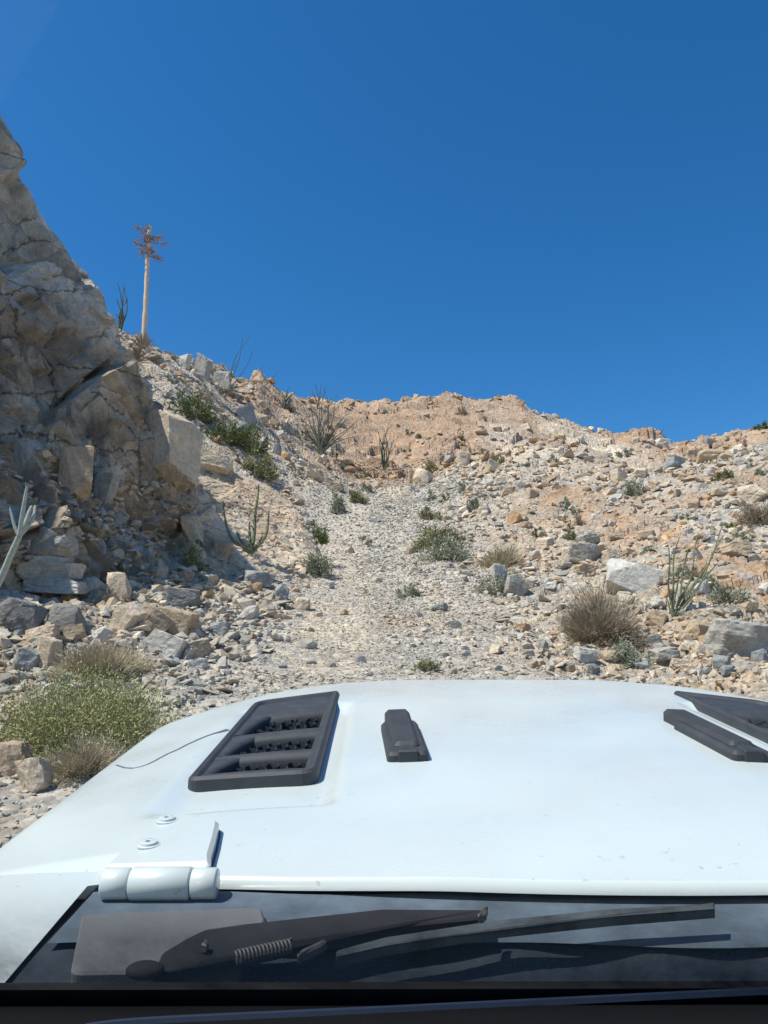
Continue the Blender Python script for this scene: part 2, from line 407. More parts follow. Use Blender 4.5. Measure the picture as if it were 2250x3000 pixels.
V = np.vstack([V, [[0, 0, H0(np.array([0.]), np.array([0.]))[0]]]]); colr = np.vstack([colr, colr[:1]])
na = len(az); Fq = gridfaces(len(rr), na)
gm = npmesh('ground', V, Fq[:, ::-1], M_ground, colr)
ground = link('ground', gm); tag(ground, 'stony tan and grey desert hillside with a rough climbing track', kind='structure')
bmg = None

# ------------------------------------------------------------------ cliff on the left
cols = [  # (list of (u,v,Y) from bottom to crest), then two world points behind
    [(-2200,2150,4.2),(-2200,1500,4.6),(-2200,700,5.2),(-2200,0,6.0),(-2200,-700,6.8),(-2200,-1250,7.5)],  # this and the next two columns: unseen, raised to shade the cliff
    [(-1100,1900,6.2),(-1100,1500,6.8),(-1100,1000,7.6),(-1100,400,8.6),(-1100,-200,9.6),(-1100,-800,10.6)],
    [(-450,1800,9.5),(-450,1450,9.9),(-450,1100,10.6),(-450,700,11.4),(-450,220,12.6),(-450,-300,14.0)],
    [(0,1730,13.0),(0,1430,13.4),(0,1150,13.9),(0,850,14.5),(0,620,15.3),(0,405,16.3)],
    [(120,1715,14.0),(130,1440,14.5),(130,1200,15.0),(125,950,15.6),(125,790,16.3),(122,600,17.2)],
    [(230,1700,14.8),(240,1450,15.3),(245,1260,15.8),(245,1060,16.5),(245,910,17.2),(245,768,18.1)],
    [(330,1700,15.5),(335,1480,16.1),(330,1330,16.7),(318,1180,17.4),(318,1060,18.1),(318,930,18.9)],
    [(420,1690,16.3),(425,1520,17.2),(420,1400,17.8),(405,1290,18.5),(385,1190,19.3),(362,1090,20.2)],
    [(530,1690,17.3),(540,1560,18.5),(550,1460,19.4),(555,1380,20.2),(545,1310,21.0),(530,1245,21.9)],
    [(670,1700,18.3),(680,1600,19.5),(680,1520,20.4),(680,1460,21.1),(670,1410,21.8),(650,1365,22.6)],
    [(800,1710,19.2),(805,1640,20.1),(805,1570,20.9),(800,1510,21.6),(790,1465,22.2),(775,1420,22.8)],
    [(915,1730,20.0),(915,1670,20.6),(905,1620,21.2),(895,1575,21.7),(885,1530,22.2),(868,1490,22.6)],
    [(985,1745,20.8),(980,1720,21.0),(970,1690,21.4),(960,1665,21.8),(950,1640,22.1),(935,1610,22.4)],
]
behind_h = []
net = []
for ci_, c in enumerate(cols):
    pts = [np.array(P(*a)) for a in c]
    b0 = pts[0].copy(); b0[2] -= 1.2; b0[1] -= 0.3
    top = pts[-1]
    dirb = np.array([-0.35, 1.0, 0.0]); dirb /= np.linalg.norm(dirb)
    hgt = top[2] - float(H0(np.array([top[0]]), np.array([top[1] + 3.0]))[0])
    hgt = max(hgt, 0.6)
    k1 = top + dirb * (0.4 + 0.05 * hgt) + np.array([0, 0, -0.06 * hgt])
    k2 = top + dirb * (0.8 + 0.16 * hgt) + np.array([0, 0, -0.45 * hgt - .3])
    k3 = top + dirb * (1.2 + 0.25 * hgt) + np.array([0, 0, -1.1 * hgt - 2.5])
    if ci_ <= 5:     # hidden mass added behind the near crest to cast shade
        wl_ = (1.0, 1.0, 1.0, .9, .55, .2)[ci_]; hs_ = (1.0, 1.0, 1.0, .42, .5, .6)[ci_]
        k1 = k1 * (1 - wl_) + (top + np.array([-.6, 1.6, 1.1 * hs_])) * wl_
        k2 = k2 * (1 - wl_) + (top + np.array([-2.4, 4.0, 2.9 * hs_])) * wl_
        k3 = k3 * (1 - wl_) + (top + np.array([-5.5, 6.5, 4.6 * hs_])) * wl_
    net.append([b0] + pts + [k1, k2, k3])
# closing column: turns in under the ground at the right-hand end
lastc = [p.copy() for p in net[-1]]
for i, p in enumerate(lastc): p += np.array([0.9, 0.8, -1.8])
net.append(lastc)
net = np.array(net)                      # (ncol, nrow, 3)
def catmull(Pn, t):                      # Pn (n,...), t array in [0,n-1]
    n = len(Pn); i = np.clip(np.floor(t).astype(int), 0, n - 2); f = (t - i)
    f = f.reshape((-1,) + (1,) * (Pn.ndim - 1))
    g = lambda k: Pn[np.clip(i + k, 0, n - 1)]
    p0, p1, p2, p3 = g(-1), g(0), g(1), g(2)
    return 0.5 * (2*p1 + (p2-p0)*f + (2*p0-5*p1+4*p2-p3)*f**2 + (3*p1-p0-3*p2+p3)*f**3)
NU, NVv = 800, 640
ts = np.concatenate([np.linspace(0, 3, 90, endpoint=False), np.linspace(3, len(net) - 1, NU - 90)])
G1 = catmull(net, ts)                    # (NU, nrow, 3)
tv = np.concatenate([np.linspace(0, 6.6, NVv - 60, endpoint=False), np.linspace(6.6, net.shape[1] - 1, 60)])
G2 = catmull(np.swapaxes(G1, 0, 1), tv)  # (NV, NU, 3)
du = np.gradient(G2, axis=1); dv = np.gradient(G2, axis=0)
Nn = np.cross(du, dv); Nn /= np.linalg.norm(Nn, axis=2, keepdims=True) + 1e-9
q = G2.reshape(-1, 3); Nf = Nn.reshape(-1, 3)
if Nf[NU * 250 + 400] @ np.array([0, -1, 0.2]) < 0: Nf = -Nf
jj = np.repeat(np.arange(NVv), NU); ii = np.tile(np.arange(NU), NVv)
colpos = ts[ii]                          # 0..12
slab = sst(7.6, 9.2, colpos)             # 1 on the low smooth slab
hz0 = q[:, 2]
wq = q + 0.05 * np.stack([vnoise(q, 1.1, 71), vnoise(q, 1.1, 72), vnoise(q, 1.1, 73)], 1)
th = math.radians(50)                     # beds dip down to the right
rq_ = np.stack([wq[:, 0] * math.cos(th) - wq[:, 2] * math.sin(th), wq[:, 1], wq[:, 0] * math.sin(th) + wq[:, 2] * math.cos(th)], 1)
upper = sst(3.5, 7.0, hz0)
g1, k1 = facet(rq_, np.array([4.2, 2.6, 2.0]), 81, 1.0, crack=0.30, wj=.04)
g2, k2 = facet(rq_, np.array([1.7, 1.1, 0.75]), 82, 1.25, crack=0.30, wj=.06)
g3, k3 = facet(rq_, np.array([0.62, 0.42, 0.26]), 83, 1.3, crack=0.30, wj=.09)
g4, k4 = facet(wq, 0.15, 84, 1.0)
crest = 1 - 0.55 * sst(5.2, 5.9, tv[jj])
lowb = 1 - sst(1.0, 3.0, tv[jj])         # broken rock near the foot
rid = 1 - np.abs(fbm(rq_, 1.6, 93, 4))
disp = (1.05 * g1 * (1 - .90 * slab) + 0.27 * g2 * (1 - .90 * slab) + (0.11 + .06 * lowb) * g3 * (1 - .72 * slab) + (0.03 + .02 * lowb) * g4 + 0.04 * fbm(q, 2.5, 91, 3)
        + 0.05 * (rid - .6) * (1 - .6 * slab)) * crest
q2 = q + Nf * disp[:, None]
hz = q[:, 2]
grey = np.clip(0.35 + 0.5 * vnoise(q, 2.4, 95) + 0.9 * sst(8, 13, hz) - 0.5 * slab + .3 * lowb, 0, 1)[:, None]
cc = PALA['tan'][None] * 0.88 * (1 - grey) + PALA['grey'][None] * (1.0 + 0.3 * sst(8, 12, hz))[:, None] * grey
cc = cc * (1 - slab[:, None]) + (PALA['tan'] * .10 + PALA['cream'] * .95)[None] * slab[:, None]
cc = cc * (1 + 0.22 * (k2[:, 1:2] - .5) + .16 * (k3[:, 1:2] - .5))
mott = fbm(rq_, np.array([1.6, 1.0, .6]), 99, 4)
mott2 = fbm(rq_, 0.45, 199, 3)
cc = cc * (1 + np.clip(.50 * mott + .28 * mott2, -.55, .55) * (1 - .6 * slab))[:, None]
wh = (sst(.15, .6, fbm(rq_ * np.array([.5, 1, 1.4]), 1.5, 105, 4)) * .85 * sst(6.5, 11, hz))[:, None]
cc = cc * (1 - wh) + PALA['pale'][None] * 1.1 * wh
rust = (sst(.1, .6, vnoise(q, 1.1, 97)) * 0.35 * (1 - .7 * sst(8, 12, hz)))[:, None]
cc = cc * (1 - rust) + PALA['soil'][None] * 1.1 * rust
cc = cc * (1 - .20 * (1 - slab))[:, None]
cf = gridfaces(NVv, NU)
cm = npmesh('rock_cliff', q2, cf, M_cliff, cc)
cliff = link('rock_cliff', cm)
tag(cliff, 'towering fractured rock outcrop with a broad sloping slab left of the track', 'cliff', kind='structure')

# ------------------------------------------------------------------ combined ray target (coarse)
st = 4
def coarse(Vf, nr, nc, st):
    ri = np.arange(0, nr, st); cix = np.arange(0, nc, st)
    idx = (ri[:, None] * nc + cix[None]).ravel()
    return Vf[idx], gridfaces(len(ri), len(cix))
va, fa = coarse(V[:-1], len(rr), na, 3)
keep = None
vb, fb = coarse(q2, NVv, NU, 4)
BV = BVHTree.FromPolygons(np.vstack([va, vb]).tolist(), np.vstack([fa, fb + len(va)]).tolist())
BGF = BVHTree.FromPolygons(va.tolist(), fa.tolist())
BCL = BVHTree.FromPolygons(vb.tolist(), fb.tolist())
def hit(u, v, tree=None):
    h = (tree or BV).ray_cast(CAMPOS, ray(u, v).normalized())
    return h[0], h[1]
def drop(x, y):
    h = BV.ray_cast(Vector((x, y, 60)), Vector((0, 0, -1))); return h[0], h[1]

# ------------------------------------------------------------------ rock prototypes
def hull_rock(seed, n=14, flat=0.6, long=1.25):
    r = random.Random(seed); bm = bmesh.new()
    for i in range(n):
        z = r.uniform(-1, 1); a = r.uniform(0, 2 * math.pi); s = math.sqrt(1 - z * z) ; k = r.uniform(0.78, 1.0)
        # push toward a box for blocky shapes
        x, y = s * math.cos(a), s * math.sin(a)
        m = max(abs(x), abs(y), abs(z)) ** 0.6
        bm.verts.new((x / m * k * long * .5, y / m * k * .5, z / m * k * flat * .5))
    bmesh.ops.convex_hull(bm, input=bm.verts)
    for v in [v for v in bm.verts if not v.link_faces]: bm.verts.remove(v)
    bmesh.ops.triangulate(bm, faces=bm.faces)
    bmesh.ops.recalc_face_normals(bm, faces=bm.faces)
    return bm
protos = []
for k in range(14):
    bm = hull_rock(100 + k, 10 + k % 5, (0.75, 0.45, 0.6, 0.9, 0.35)[k % 5], 1.0 + 0.12 * (k % 5))
    bm.verts.ensure_lookup_table(); bm.verts.index_update()
    pv = np.array([v.co[:] for v in bm.verts]); pf = np.array([[v.index for v in f.verts] for f in bm.faces]); bm.free()
    protos.append((pv, pf))

def rock_colours(n, x, y, zc):
    names = ['tan', 'cream', 'grey', 'blue', 'pale', 'soil', 'orange']
    base = np.array([PAL[k] for k in names])
    pr = np.tile(np.array([.30, .22, .20, .08, .15, .05, .0]), (n, 1))
    d = dist_poly(x, y, trail)
    g = (d < 3.2)[:, None]; pr = np.where(g, np.array([.15, .07, .42, .16, .16, .04, .0]), pr)
    fr = (y > 46)[:, None]; pr = np.where(fr, np.array([.40, .12, .08, .02, .10, .28, .0]), pr)
    pr /= pr.sum(1, keepdims=True)
    u = rng.random(n)[:, None]; ix = (np.cumsum(pr, 1) < u).sum(1).clip(0, 6)
    c = base[ix] * (0.78 + 0.42 * rng.random((n, 1)))
    k_ = np.where(d < 3.0, .5, .72)[:, None]; return c * k_ + zc * (1 - k_)

def rubble_mesh(name, x, y, z, size, label):
    n = len(x); pid = rng.integers(0, len(protos), n)
    zc, _, _, _ = zone_colour(x, y, np.stack([x, y, z], 1))
    colu = rock_colours(n, x, y, zc)
    VV = []; FF = []; CC = []; off = 0
    for k, (pv, pf) in enumerate(protos):
        m = np.where(pid == k)[0]
        if not len(m): continue
        N_ = len(m)
        a = rng.uniform(0, 2 * math.pi, N_); tx = rng.normal(0, 0.35, N_); ty = rng.normal(0, 0.35, N_)
        ca, sa = np.cos(a), np.sin(a); cx, sx = np.cos(tx), np.sin(tx); cy, sy = np.cos(ty), np.sin(ty)
        Rz = np.zeros((N_, 3, 3)); Rz[:, 0, 0] = ca; Rz[:, 0, 1] = -sa; Rz[:, 1, 0] = sa; Rz[:, 1, 1] = ca; Rz[:, 2, 2] = 1
        Rx = np.zeros((N_, 3, 3)); Rx[:, 0, 0] = 1; Rx[:, 1, 1] = cx; Rx[:, 1, 2] = -sx; Rx[:, 2, 1] = sx; Rx[:, 2, 2] = cx
        Ry = np.zeros((N_, 3, 3)); Ry[:, 1, 1] = 1; Ry[:, 0, 0] = cy; Ry[:, 0, 2] = sy; Ry[:, 2, 0] = -sy; Ry[:, 2, 2] = cy
        Rm = Rx @ Ry @ Rz
        sc = size[m][:, None] * rng.uniform(0.75, 1.25, (N_, 3))
        vv = np.einsum('nij,nkj->nki', Rm, pv[None] * sc[:, None])
        vv += np.stack([x[m], y[m], z[m] + size[m] * 0.16], 1)[:, None]
        VV.append(vv.reshape(-1, 3)); nv = len(pv)
        FF.append((pf[None] + (np.arange(N_) * nv)[:, None, None] + off).reshape(-1, 3)); off += N_ * nv
        CC.append(np.repeat(colu[m], nv, 0))
    me = npmesh(name, np.vstack(VV), np.vstack(FF), M_rubble, np.vstack(CC))
    o = link(name, me); tag(o, label, 'rubble', kind='stuff'); return o

# bilinear height of the finished ground (polar grid)
def ground_z(x, y):
    r = np.hypot(x, y); a = np.arctan2(x, y)
    fi = (a - azd[0]) / (azd[1] - azd[0]); i = np.clip(np.floor(fi).astype(int), 0, len(azd) - 2); fi = np.clip(fi - i, 0, 1)
    lr = np.log(rr); jf = np.interp(np.log(r), lr, np.arange(len(rr))); j = np.clip(np.floor(jf).astype(int), 0, len(rr) - 2); jf = jf - j
    Zg = V[:-1, 2].reshape(len(rr), na)
    return (Zg[j, i] * (1-fi) * (1-jf) + Zg[j, i+1] * fi * (1-jf) + Zg[j+1, i] * (1-fi) * jf + Zg[j+1, i+1] * fi * jf)

def scatter(n, smin_px, smax_px, pw_, rlo=3.8, rhi=85):
    a = rng.uniform(azd[0], azd[-1], n); r = np.exp(rng.uniform(math.log(rlo), math.log(rhi), n))
    x = r * np.sin(a); y = r * np.cos(a)
    s_px = smin_px * (smax_px / smin_px) ** (rng.random(n) ** pw_)     # in 2250-wide photo pixels
    size = s_px / F * r
    size = np.clip(size, 0.02, 0.9)
    d = dist_poly(x, y, trail); dl = dist_poly(x, y, trackL)
    p = np.ones(n)
    p *= np.where(dl < 0.75 + .012 * y, 0.04, 1); p *= np.where(d < 2.2 + .02 * y, 0.55, 1); p *= np.where(r > 50, 0.45, 1)
    ondirt = 1 - np.where(vnoise(np.stack([x, y, 0 * x], 1), 2.2, 131) > 0.25, 0.55, 0)
    for x0, y0, rl, rf, cn, am in PW:
        if cn in ('soil', 'cream', 'orange'):
            w = np.exp(-(((x - x0) / rl) ** 2 + ((y - y0) / rf) ** 2)); p *= 1 - 0.95 * am * w
    p *= ondirt
    size = np.where(d < 2.4, np.minimum(size, 0.035 + 0.0052 * r), size)
    keep = rng.random(n) < p
    keep &= ~((np.abs(x - .26) < 1.2) & (y < 3.5))
    x, y, size = x[keep], y[keep], size[keep]
    return x, y, ground_z(x, y), size
x, y, z, s = scatter(30000, 7, 30, 2.2)
rubble_mesh('rubble', x, y, z, s, 'loose angular tan and grey stones strewn over the whole slope')
x, y, z, s = scatter(5200, 17, 46, 1.7, rlo=5)
k = dist_poly(x, y, trail) > 2.4
rubble_mesh('rubble', x[k], y[k], z[k] - s[k] * .05, s[k], 'larger broken stones scattered on both sides of the track')
# coarse rubble bank between the slab and the vehicle
n_ = 2600
xb_ = rng.uniform(-6.5, -0.8, n_); yb_ = rng.uniform(7.5, 16.5, n_); sb_ = yb_ / F * 16 * (60 / 16) ** (rng.random(n_) ** 2.0)
kb_ = (dist_poly(xb_, yb_, trackL) > .9) & (np.arctan2(xb_, yb_) > azd[0]) & (rng.random(n_) < sst(0.8, 2.6, dist_poly(xb_, yb_, trail)))
rubble_mesh('rubble', xb_[kb_], yb_[kb_], ground_z(xb_[kb_], yb_[kb_]), sb_[kb_], 'coarse tan and grey rubble bank left of the track below the slab')
# fine gravel of the track
n_ = 26000
r_g = np.exp(rng.uniform(math.log(8.5), math.log(52), n_)); tx_ = np.interp(r_g, np.hypot(trail[1:, 0], trail[1:, 1]), np.arctan2(trail[1:, 0], trail[1:, 1]))
xo = rng.normal(0, 2.1 + .03 * r_g, n_) ; xg_ = r_g * np.sin(tx_) + xo; yg_ = np.sqrt(np.maximum(r_g ** 2 - xg_ ** 2, 1))
sg = r_g / F * rng.uniform(3.2, 8.5, n_) ** 1.0
kg = (rng.random(n_) < np.where(dist_poly(xg_, yg_, trackL) < .6, .55, 1)) & (np.abs(np.arctan2(xg_, yg_)) < .5)
rubble_mesh('gravel', xg_[kg], yg_[kg], ground_z(xg_[kg], yg_[kg]), sg[kg], 'fine grey and tan gravel covering the climbing track')
# rubble along the foot and ledges of the cliff
m = (tv[jj] < 2.6) & (tv[jj] > 0.6) & (Nf[:, 2] > 0.25) & (colpos > 2.5) & (colpos < 8.0) & (rng.random(len(q2)) < 0.012)
cx_ = q2[m]
rubble_mesh('rubble', cx_[:, 0], cx_[:, 1], cx_[:, 2], rng.uniform(0.06, 0.32, len(cx_)) ** 1.15, 'broken stones lodged on the foot of the left cliff')

# ------------------------------------------------------------------ single boulders and stones
def detail_rock(seed, dims, cuts=3, rough=1.0, npts=13):
    """angular boulder; dims in metres (w, d, h)"""
    r_ = np.random.default_rng(seed); N = (4, 6, 9, 14)[min(cuts, 3)]
    bm = bmesh.new(); bmesh.ops.create_cube(bm, size=2)
    bmesh.ops.subdivide_edges(bm, edges=bm.edges, cuts=N, use_grid_fill=True)
    co = np.array([v.co[:] for v in bm.verts]); dr = co / np.linalg.norm(co, axis=1, keepdims=True)
    pl_n = np.vstack([np.eye(3), -np.eye(3)]) + r_.normal(0, .13, (6, 3))
    k_ = 5 if npts <= 11 else 12
    ex = r_.normal(0, 1, (k_, 3)); pl_n = np.vstack([pl_n, ex]); pl_n /= np.linalg.norm(pl_n, axis=1, keepdims=True)
    dd_ = np.concatenate([r_.uniform(.40, .50, 6), r_.uniform(.46, .60, k_) if npts <= 11 else r_.uniform(.42, .54, k_)])
    dots = dr @ pl_n.T
    rad = np.where(dots > 1e-3, dd_[None] / np.maximum(dots, 1e-3), 9).min(1)
    co = dr * rad[:, None]
    a, _ = facet(co + seed * 3.1, np.array([.5, .5, .28]), seed % 97 + 3, 0.9, crack=.3, wj=.2); b, _ = facet(co + seed * 1.7, 0.14, seed % 89 + 5, 0.9)
    c = fbm(co + seed, 0.3, seed % 71, 3)
    co = co + dr * ((0.030 * a + 0.012 * b + 0.016 * c) * rough)[:, None]
    co = co * np.array(dims)
    for v, p in zip(bm.verts, co): v.co = p
    bmesh.ops.triangulate(bm, faces=bm.faces)
    me = bpy.data.meshes.new('boulder'); bm.to_mesh(me); bm.free(); me.materials.append(M_boulder)
    return me

COLS = {k: v for k, v in PAL.items()}
landmarks = []      # (u, v, phrase) used to tell smaller stones apart
def put_boulder(name, u, v, wpx, hpx, col, label, seed, depth=0.8, tilt=(0, 0), rz=0, group=None, cat='boulder', cuts=3, sink=0.12, tree=None, npts=13, inset=.25):
    p, nrm = hit(u, v, tree)
    if p is None: return None
    D = (p - CAMPOS).length; w = wpx / F * D; h = hpx / F * D
    me = detail_rock(seed, (w, w * depth, h * 1.12), cuts, npts=npts)
    o = link(name, me)
    o.location = (p.x, p.y + w * depth * inset, p.z + h * (0.5 - sink))
    o.rotation_euler = (math.radians(tilt[0]), math.radians(tilt[1]), math.radians(rz))
    c = COLS[col]; o.color = (*c, 1)
    tag(o, label, cat, group)
    return o

big = [ # u, v(bottom), w, h, colour, label, depth, tilt, npts
 (465,1372,190,175,'cream','big squared sunlit block standing out from the cliff above the slab',.8,(0,-6),9),
 (205,1440,90,150,'tan','tall rounded tan block in the shade of the cliff, left of the squared sunlit block',.7,(0,4),14),
 (75,1390,80,120,'grey','leaning grey block wedged in the shaded left cliff near the photo edge',.7,(0,-12),14),
 (300,1470,70,90,'grey','small grey wedge between two big shaded blocks of the cliff',.7,(0,10),12),
 (540,1345,40,50,'cream','short cream stone leaning on the foot of the squared sunlit block',.8,(0,0),12),
 (620,1375,110,60,'cream','flat pale ledge stone on the upper edge of the sloping slab',.8,(0,12),10),
 (558,1580,60,90,'cream','rounded cream boulder at the shadow edge beside the sloping slab',.8,(0,-15),13),
 (645,1630,50,50,'tan','brown angular stone at the foot of the slab left of the thick-armed ocotillo',.8,(0,14),11),
 (755,1720,80,56,'blue','blue-grey rounded stone with a tan side below the slab',.9,(0,5),14),
 (822,1760,44,56,'blue','upright pale blue-grey stone beside the track under the slab',.9,(0,0),13),
 (885,1785,44,40,'cream','small bright cream stone standing alone on the left track edge',.9,(0,10),10),
 (955,1722,50,26,'pale','flat white stone at the lower tip of the sloping slab',.9,(0,6),12),
 (130,1650,120,24,'pale','thin white slab lying topmost on the stack of flat stones at the left',.8,(0,-2),11),
 (140,1690,150,44,'pale','long pale slab in the middle of the stack of flat stones at the left',.8,(0,-4),10),
 (160,1730,160,34,'pale','low pale slab under the stack of flat stones at the left',.8,(0,3),11),
 (110,1640,190,90,'grey','dark grey shaded boulder behind the stack of flat stones',.7,(0,-6),13),
 (250,1690,90,120,'blue','blue-grey upright boulder with an orange-brown side right of the stacked slabs',.8,(0,8),12),
 (40,1850,110,100,'shaded_grey','dark blue-grey boulder in the shade at the left photo edge',.8,(0,0),13),
 (180,1850,110,80,'shaded_grey','dark shaded boulder above the heap of dry twigs',.8,(0,5),13),
 (130,1590,60,50,'pale','knobbly white stone lit by the sun in front of the shaded boulders',.9,(0,20),14),
 (22,1590,50,44,'pale','white stone at the left photo edge behind the pale stem',.9,(0,0),12),
 (265,1750,60,60,'pale','lumpy whitish stone at the end of the shadow right of the stacked slabs',.9,(0,18),14),
 (360,1850,70,80,'cream','bright cream oblong stone above the dry twigs',.6,(0,38),9),
 (410,1812,80,44,'blue','pale blue-grey flat stone just right of the cream oblong stone',.8,(0,20),11),
 (445,1840,110,60,'tan','long tan slab slanting down beside the cream oblong stone',.5,(0,30),10),
 (520,1850,110,66,'tan','broad tan rock in the middle of the lower-left rubble',.8,(0,10),11),
 (480,1920,120,70,'pale','pale tilted slab lying below the broad tan rock',.7,(0,22),10),
 (570,1925,90,54,'tan','layered tan stone lying nearest the hood left of the track',.8,(0,-14),11),
 (525,1780,110,60,'shaded_grey','dark blue-grey boulder above the broad tan rock',.8,(0,6),12),
 (340,1760,60,90,'cream','jagged cream rock spur right of the whitish lumpy stone',.8,(0,-12),12),
 (130,1950,60,80,'cream','standing cream stone between the dry twigs and the yellow-green bush',.8,(0,5),12),
 (70,1960,70,60,'blue','blue-grey stone left of the standing cream stone',.9,(0,0),13),
 (110,1880,90,46,'cream','cream stone under the dark shaded boulders',.8,(0,-8),12),
 (28,2270,80,90,'tan','large orange-tan boulder at the left photo edge below the bush',.9,(0,0),13),
 (95,2320,80,80,'cream','cream boulder beside the hood under the dry grass',.9,(0,-20),12),
 (1467,1735,52,84,'pale','pale upright pillar-shaped stone in front of the sage bush',.9,(0,-3),10),
 (1515,1745,70,70,'grey','grey angular boulder leaning against the pale upright stone',.9,(0,12),12),
 (1850,1735,130,90,'pale','big pale grey slab above the dry brown bush',.6,(0,24),11),
 (1835,1770,50,34,'cream','small cream stone tucked under the big pale grey slab',.9,(0,10),12),
 (2190,1925,180,112,'grey','huge grey boulder at the right photo edge near the hood',.8,(0,8),12),
 (2110,1905,84,50,'orange','orange stained stone against the huge grey boulder',.7,(0,-4),11),
 (1670,1650,40,56,'cream','rounded cream boulder with a dark shadow side left of the grey block',.9,(0,0),14),
 (1712,1650,84,60,'grey','squarish grey block right of the rounded cream boulder',.8,(0,6),11),
 (1725,1595,60,36,'grey','low grey slab-sided stone above the squarish grey block',.8,(0,-10),10),
 (1810,1582,48,24,'tan','flat tan stone with a dark underside right of the low grey stone',.8,(0,0),12),
 (1750,1612,50,20,'orange','thin orange-tan stone lying on top of the squarish grey block',.8,(0,0),12),
 (1508,1530,40,34,'orange','pointed orange boulder casting a dark shadow in the middle of the right slope',.9,(0,-34),9),
 (1540,1548,40,24,'tan','rounded tan stone just right of the pointed orange boulder',.9,(0,10),13),
 (1465,1420,34,24,'cream','bright cream squared stone near the upper bend of the track',.9,(0,0),10),
 (1490,1450,46,24,'tan','leaning slab with a dark right side below the bright cream squared stone',.9,(0,-14),10),
 (1240,1415,54,50,'cream','white rounded boulder at the foot of the brown back slope',.9,(0,6),14),
 (1205,1415,18,44,'tan','narrow upright tan stone left of the white rounded boulder',.9,(0,0),11),
 (1358,1362,40,44,'cream','cream pointed rock face on the brown slope right of the white rounded boulder',.9,(0,14),11),
 (2090,1350,80,40,'tan','large tan block on the right skyline',.8,(0,4),12),
 (1985,1372,60,36,'blue','pale blue-grey boulder below the right skyline',.9,(0,10),13),
 (2030,1340,50,26,'tan','flat tan rock on the right skyline beside the large tan block',.8,(0,-10),11),
 (1940,1310,40,30,'pale','pale rock in the notch where the two ridges meet',.9,(0,6),13),
 (2210,1470,80,50,'cream','pale cream boulder on the right edge above the brown bush',.9,(0,0),12),
 (2110,1450,50,22,'cream','flat cream stone on the brown soil at the right',.9,(0,0),12),
 (2160,1630,90,44,'tan','wide tan boulder above the green shrubs at the far right',.8,(0,-8),12),
 (1725,1680,70,30,'tan','tan slab lying below the squarish grey block',.8,(0,4),12),
 (1930,1830,60,40,'tan','tan pointed stone at the foot of the right ocotillo',.8,(0,20),10),
 (1790,1935,60,34,'tan','brown stone just below the dry brown bush',.9,(0,-10),13),
 (1720,1940,70,44,'pale','white-grey stone left under the dry brown bush',.9,(0,14),12),
 (1690,1925,50,30,'grey','grey stone at the lower left of the dry brown bush',.9,(0,0),13),
 (2120,1960,50,40,'blue','dark blue-grey stone beside the hood below the huge boulder',.9,(0,8),13),
 (2060,1870,70,50,'tan','tan boulder between the right ocotillo and the orange stained stone',.9,(0,12),12),
 (1950,1935,90,40,'grey','flat grey stone in the rubble at the lower right',.8,(0,-6),12),
 (2010,1965,70,34,'cream','cream stone nearest the hood at the lower right',.9,(0,4),12),
 (1290,1790,52,22,'blue','flat blue-grey rock lying across the right wheel track',.8,(0,-6),12),
 (1330,1840,40,24,'grey','small grey wedge of rock in the middle of the track',.8,(0,-14),11),
 (1135,1490,24,12,'blue','dark flat stone near the top of the grey track',.8,(0,0),12),
 (1100,1530,36,10,'blue','dark flat rock lying across the grey track below its bend',.8,(0,-4),12),
 (900,1900,60,26,'grey','low grey rock in the left wheel track near the hood',.8,(0,6),12),
 (1360,1910,30,20,'pale','small round pale stone in the track just above the hood',.9,(0,0),14),
 (1215,1680,34,20,'cream','cream stone lying by itself in the middle of the track',.9,(0,6),11),
 (1077,1650,18,16,'cream','small squared cream stone on the left track',.9,(0,0),10),
 (700,1290,60,60,'grey','grey crag on the slope behind the cliff beside the green shrubs',.9,(0,14),11),
 (590,1100,50,70,'grey','upright grey crag among the skyline ocotillos on the left ridge',.9,(0,10),11),
 (650,1140,50,60,'grey','jagged grey crag below the skyline ocotillo on the left ridge',.9,(0,-8),11),
 (540,1075,30,40,'pale','small pale crag on the left ridge line',.9,(0,0),11),
 (720,1240,46,60,'blue','pointed blue-grey rock below the left ridge',.9,(0,-14),10),
 (810,1330,30,36,'blue','dark rounded rock at the lower end of the green shrubs',.9,(0,10),13),
]
for i, b in enumerate(big):
    u, v, w, h, col, lab, dep, tl, npn = b
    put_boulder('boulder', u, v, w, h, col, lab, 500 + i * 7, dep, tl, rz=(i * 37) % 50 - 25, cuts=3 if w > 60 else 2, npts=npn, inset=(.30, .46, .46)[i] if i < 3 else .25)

# ------------------------------------------------------------------ vegetation
def tube(path, radii, sides=6):
    path = [np.array(p, float) for p in path]; n = len(path); Vt = []; Ft = []
    up = np.array([0.3, 0.9, 0.1])
    for i, p in enumerate(path):
        t = path[min(i + 1, n - 1)] - path[max(i - 1, 0)]; t /= np.linalg.norm(t) + 1e-9
        a = np.cross(t, up); a /= np.linalg.norm(a) + 1e-9; b = np.cross(t, a)
        for k in range(sides):
            an = 2 * math.pi * k / sides
            Vt.append(p + radii[i] * (math.cos(an) * a + math.sin(an) * b))
    for i in range(n - 1):
        for k in range(sides):
            k2_ = (k + 1) % sides
            Ft.append((i*sides+k, i*sides+k2_, (i+1)*sides+k2_, (i+1)*sides+k))
    return Vt, Ft
def merge(parts):
    VV = []; FF = []; off = 0
    for v, f in parts:
        VV += list(v); FF += [tuple(j + off for j in ff) for ff in f]; off += len(v)
    return np.array(VV), np.array(FF)

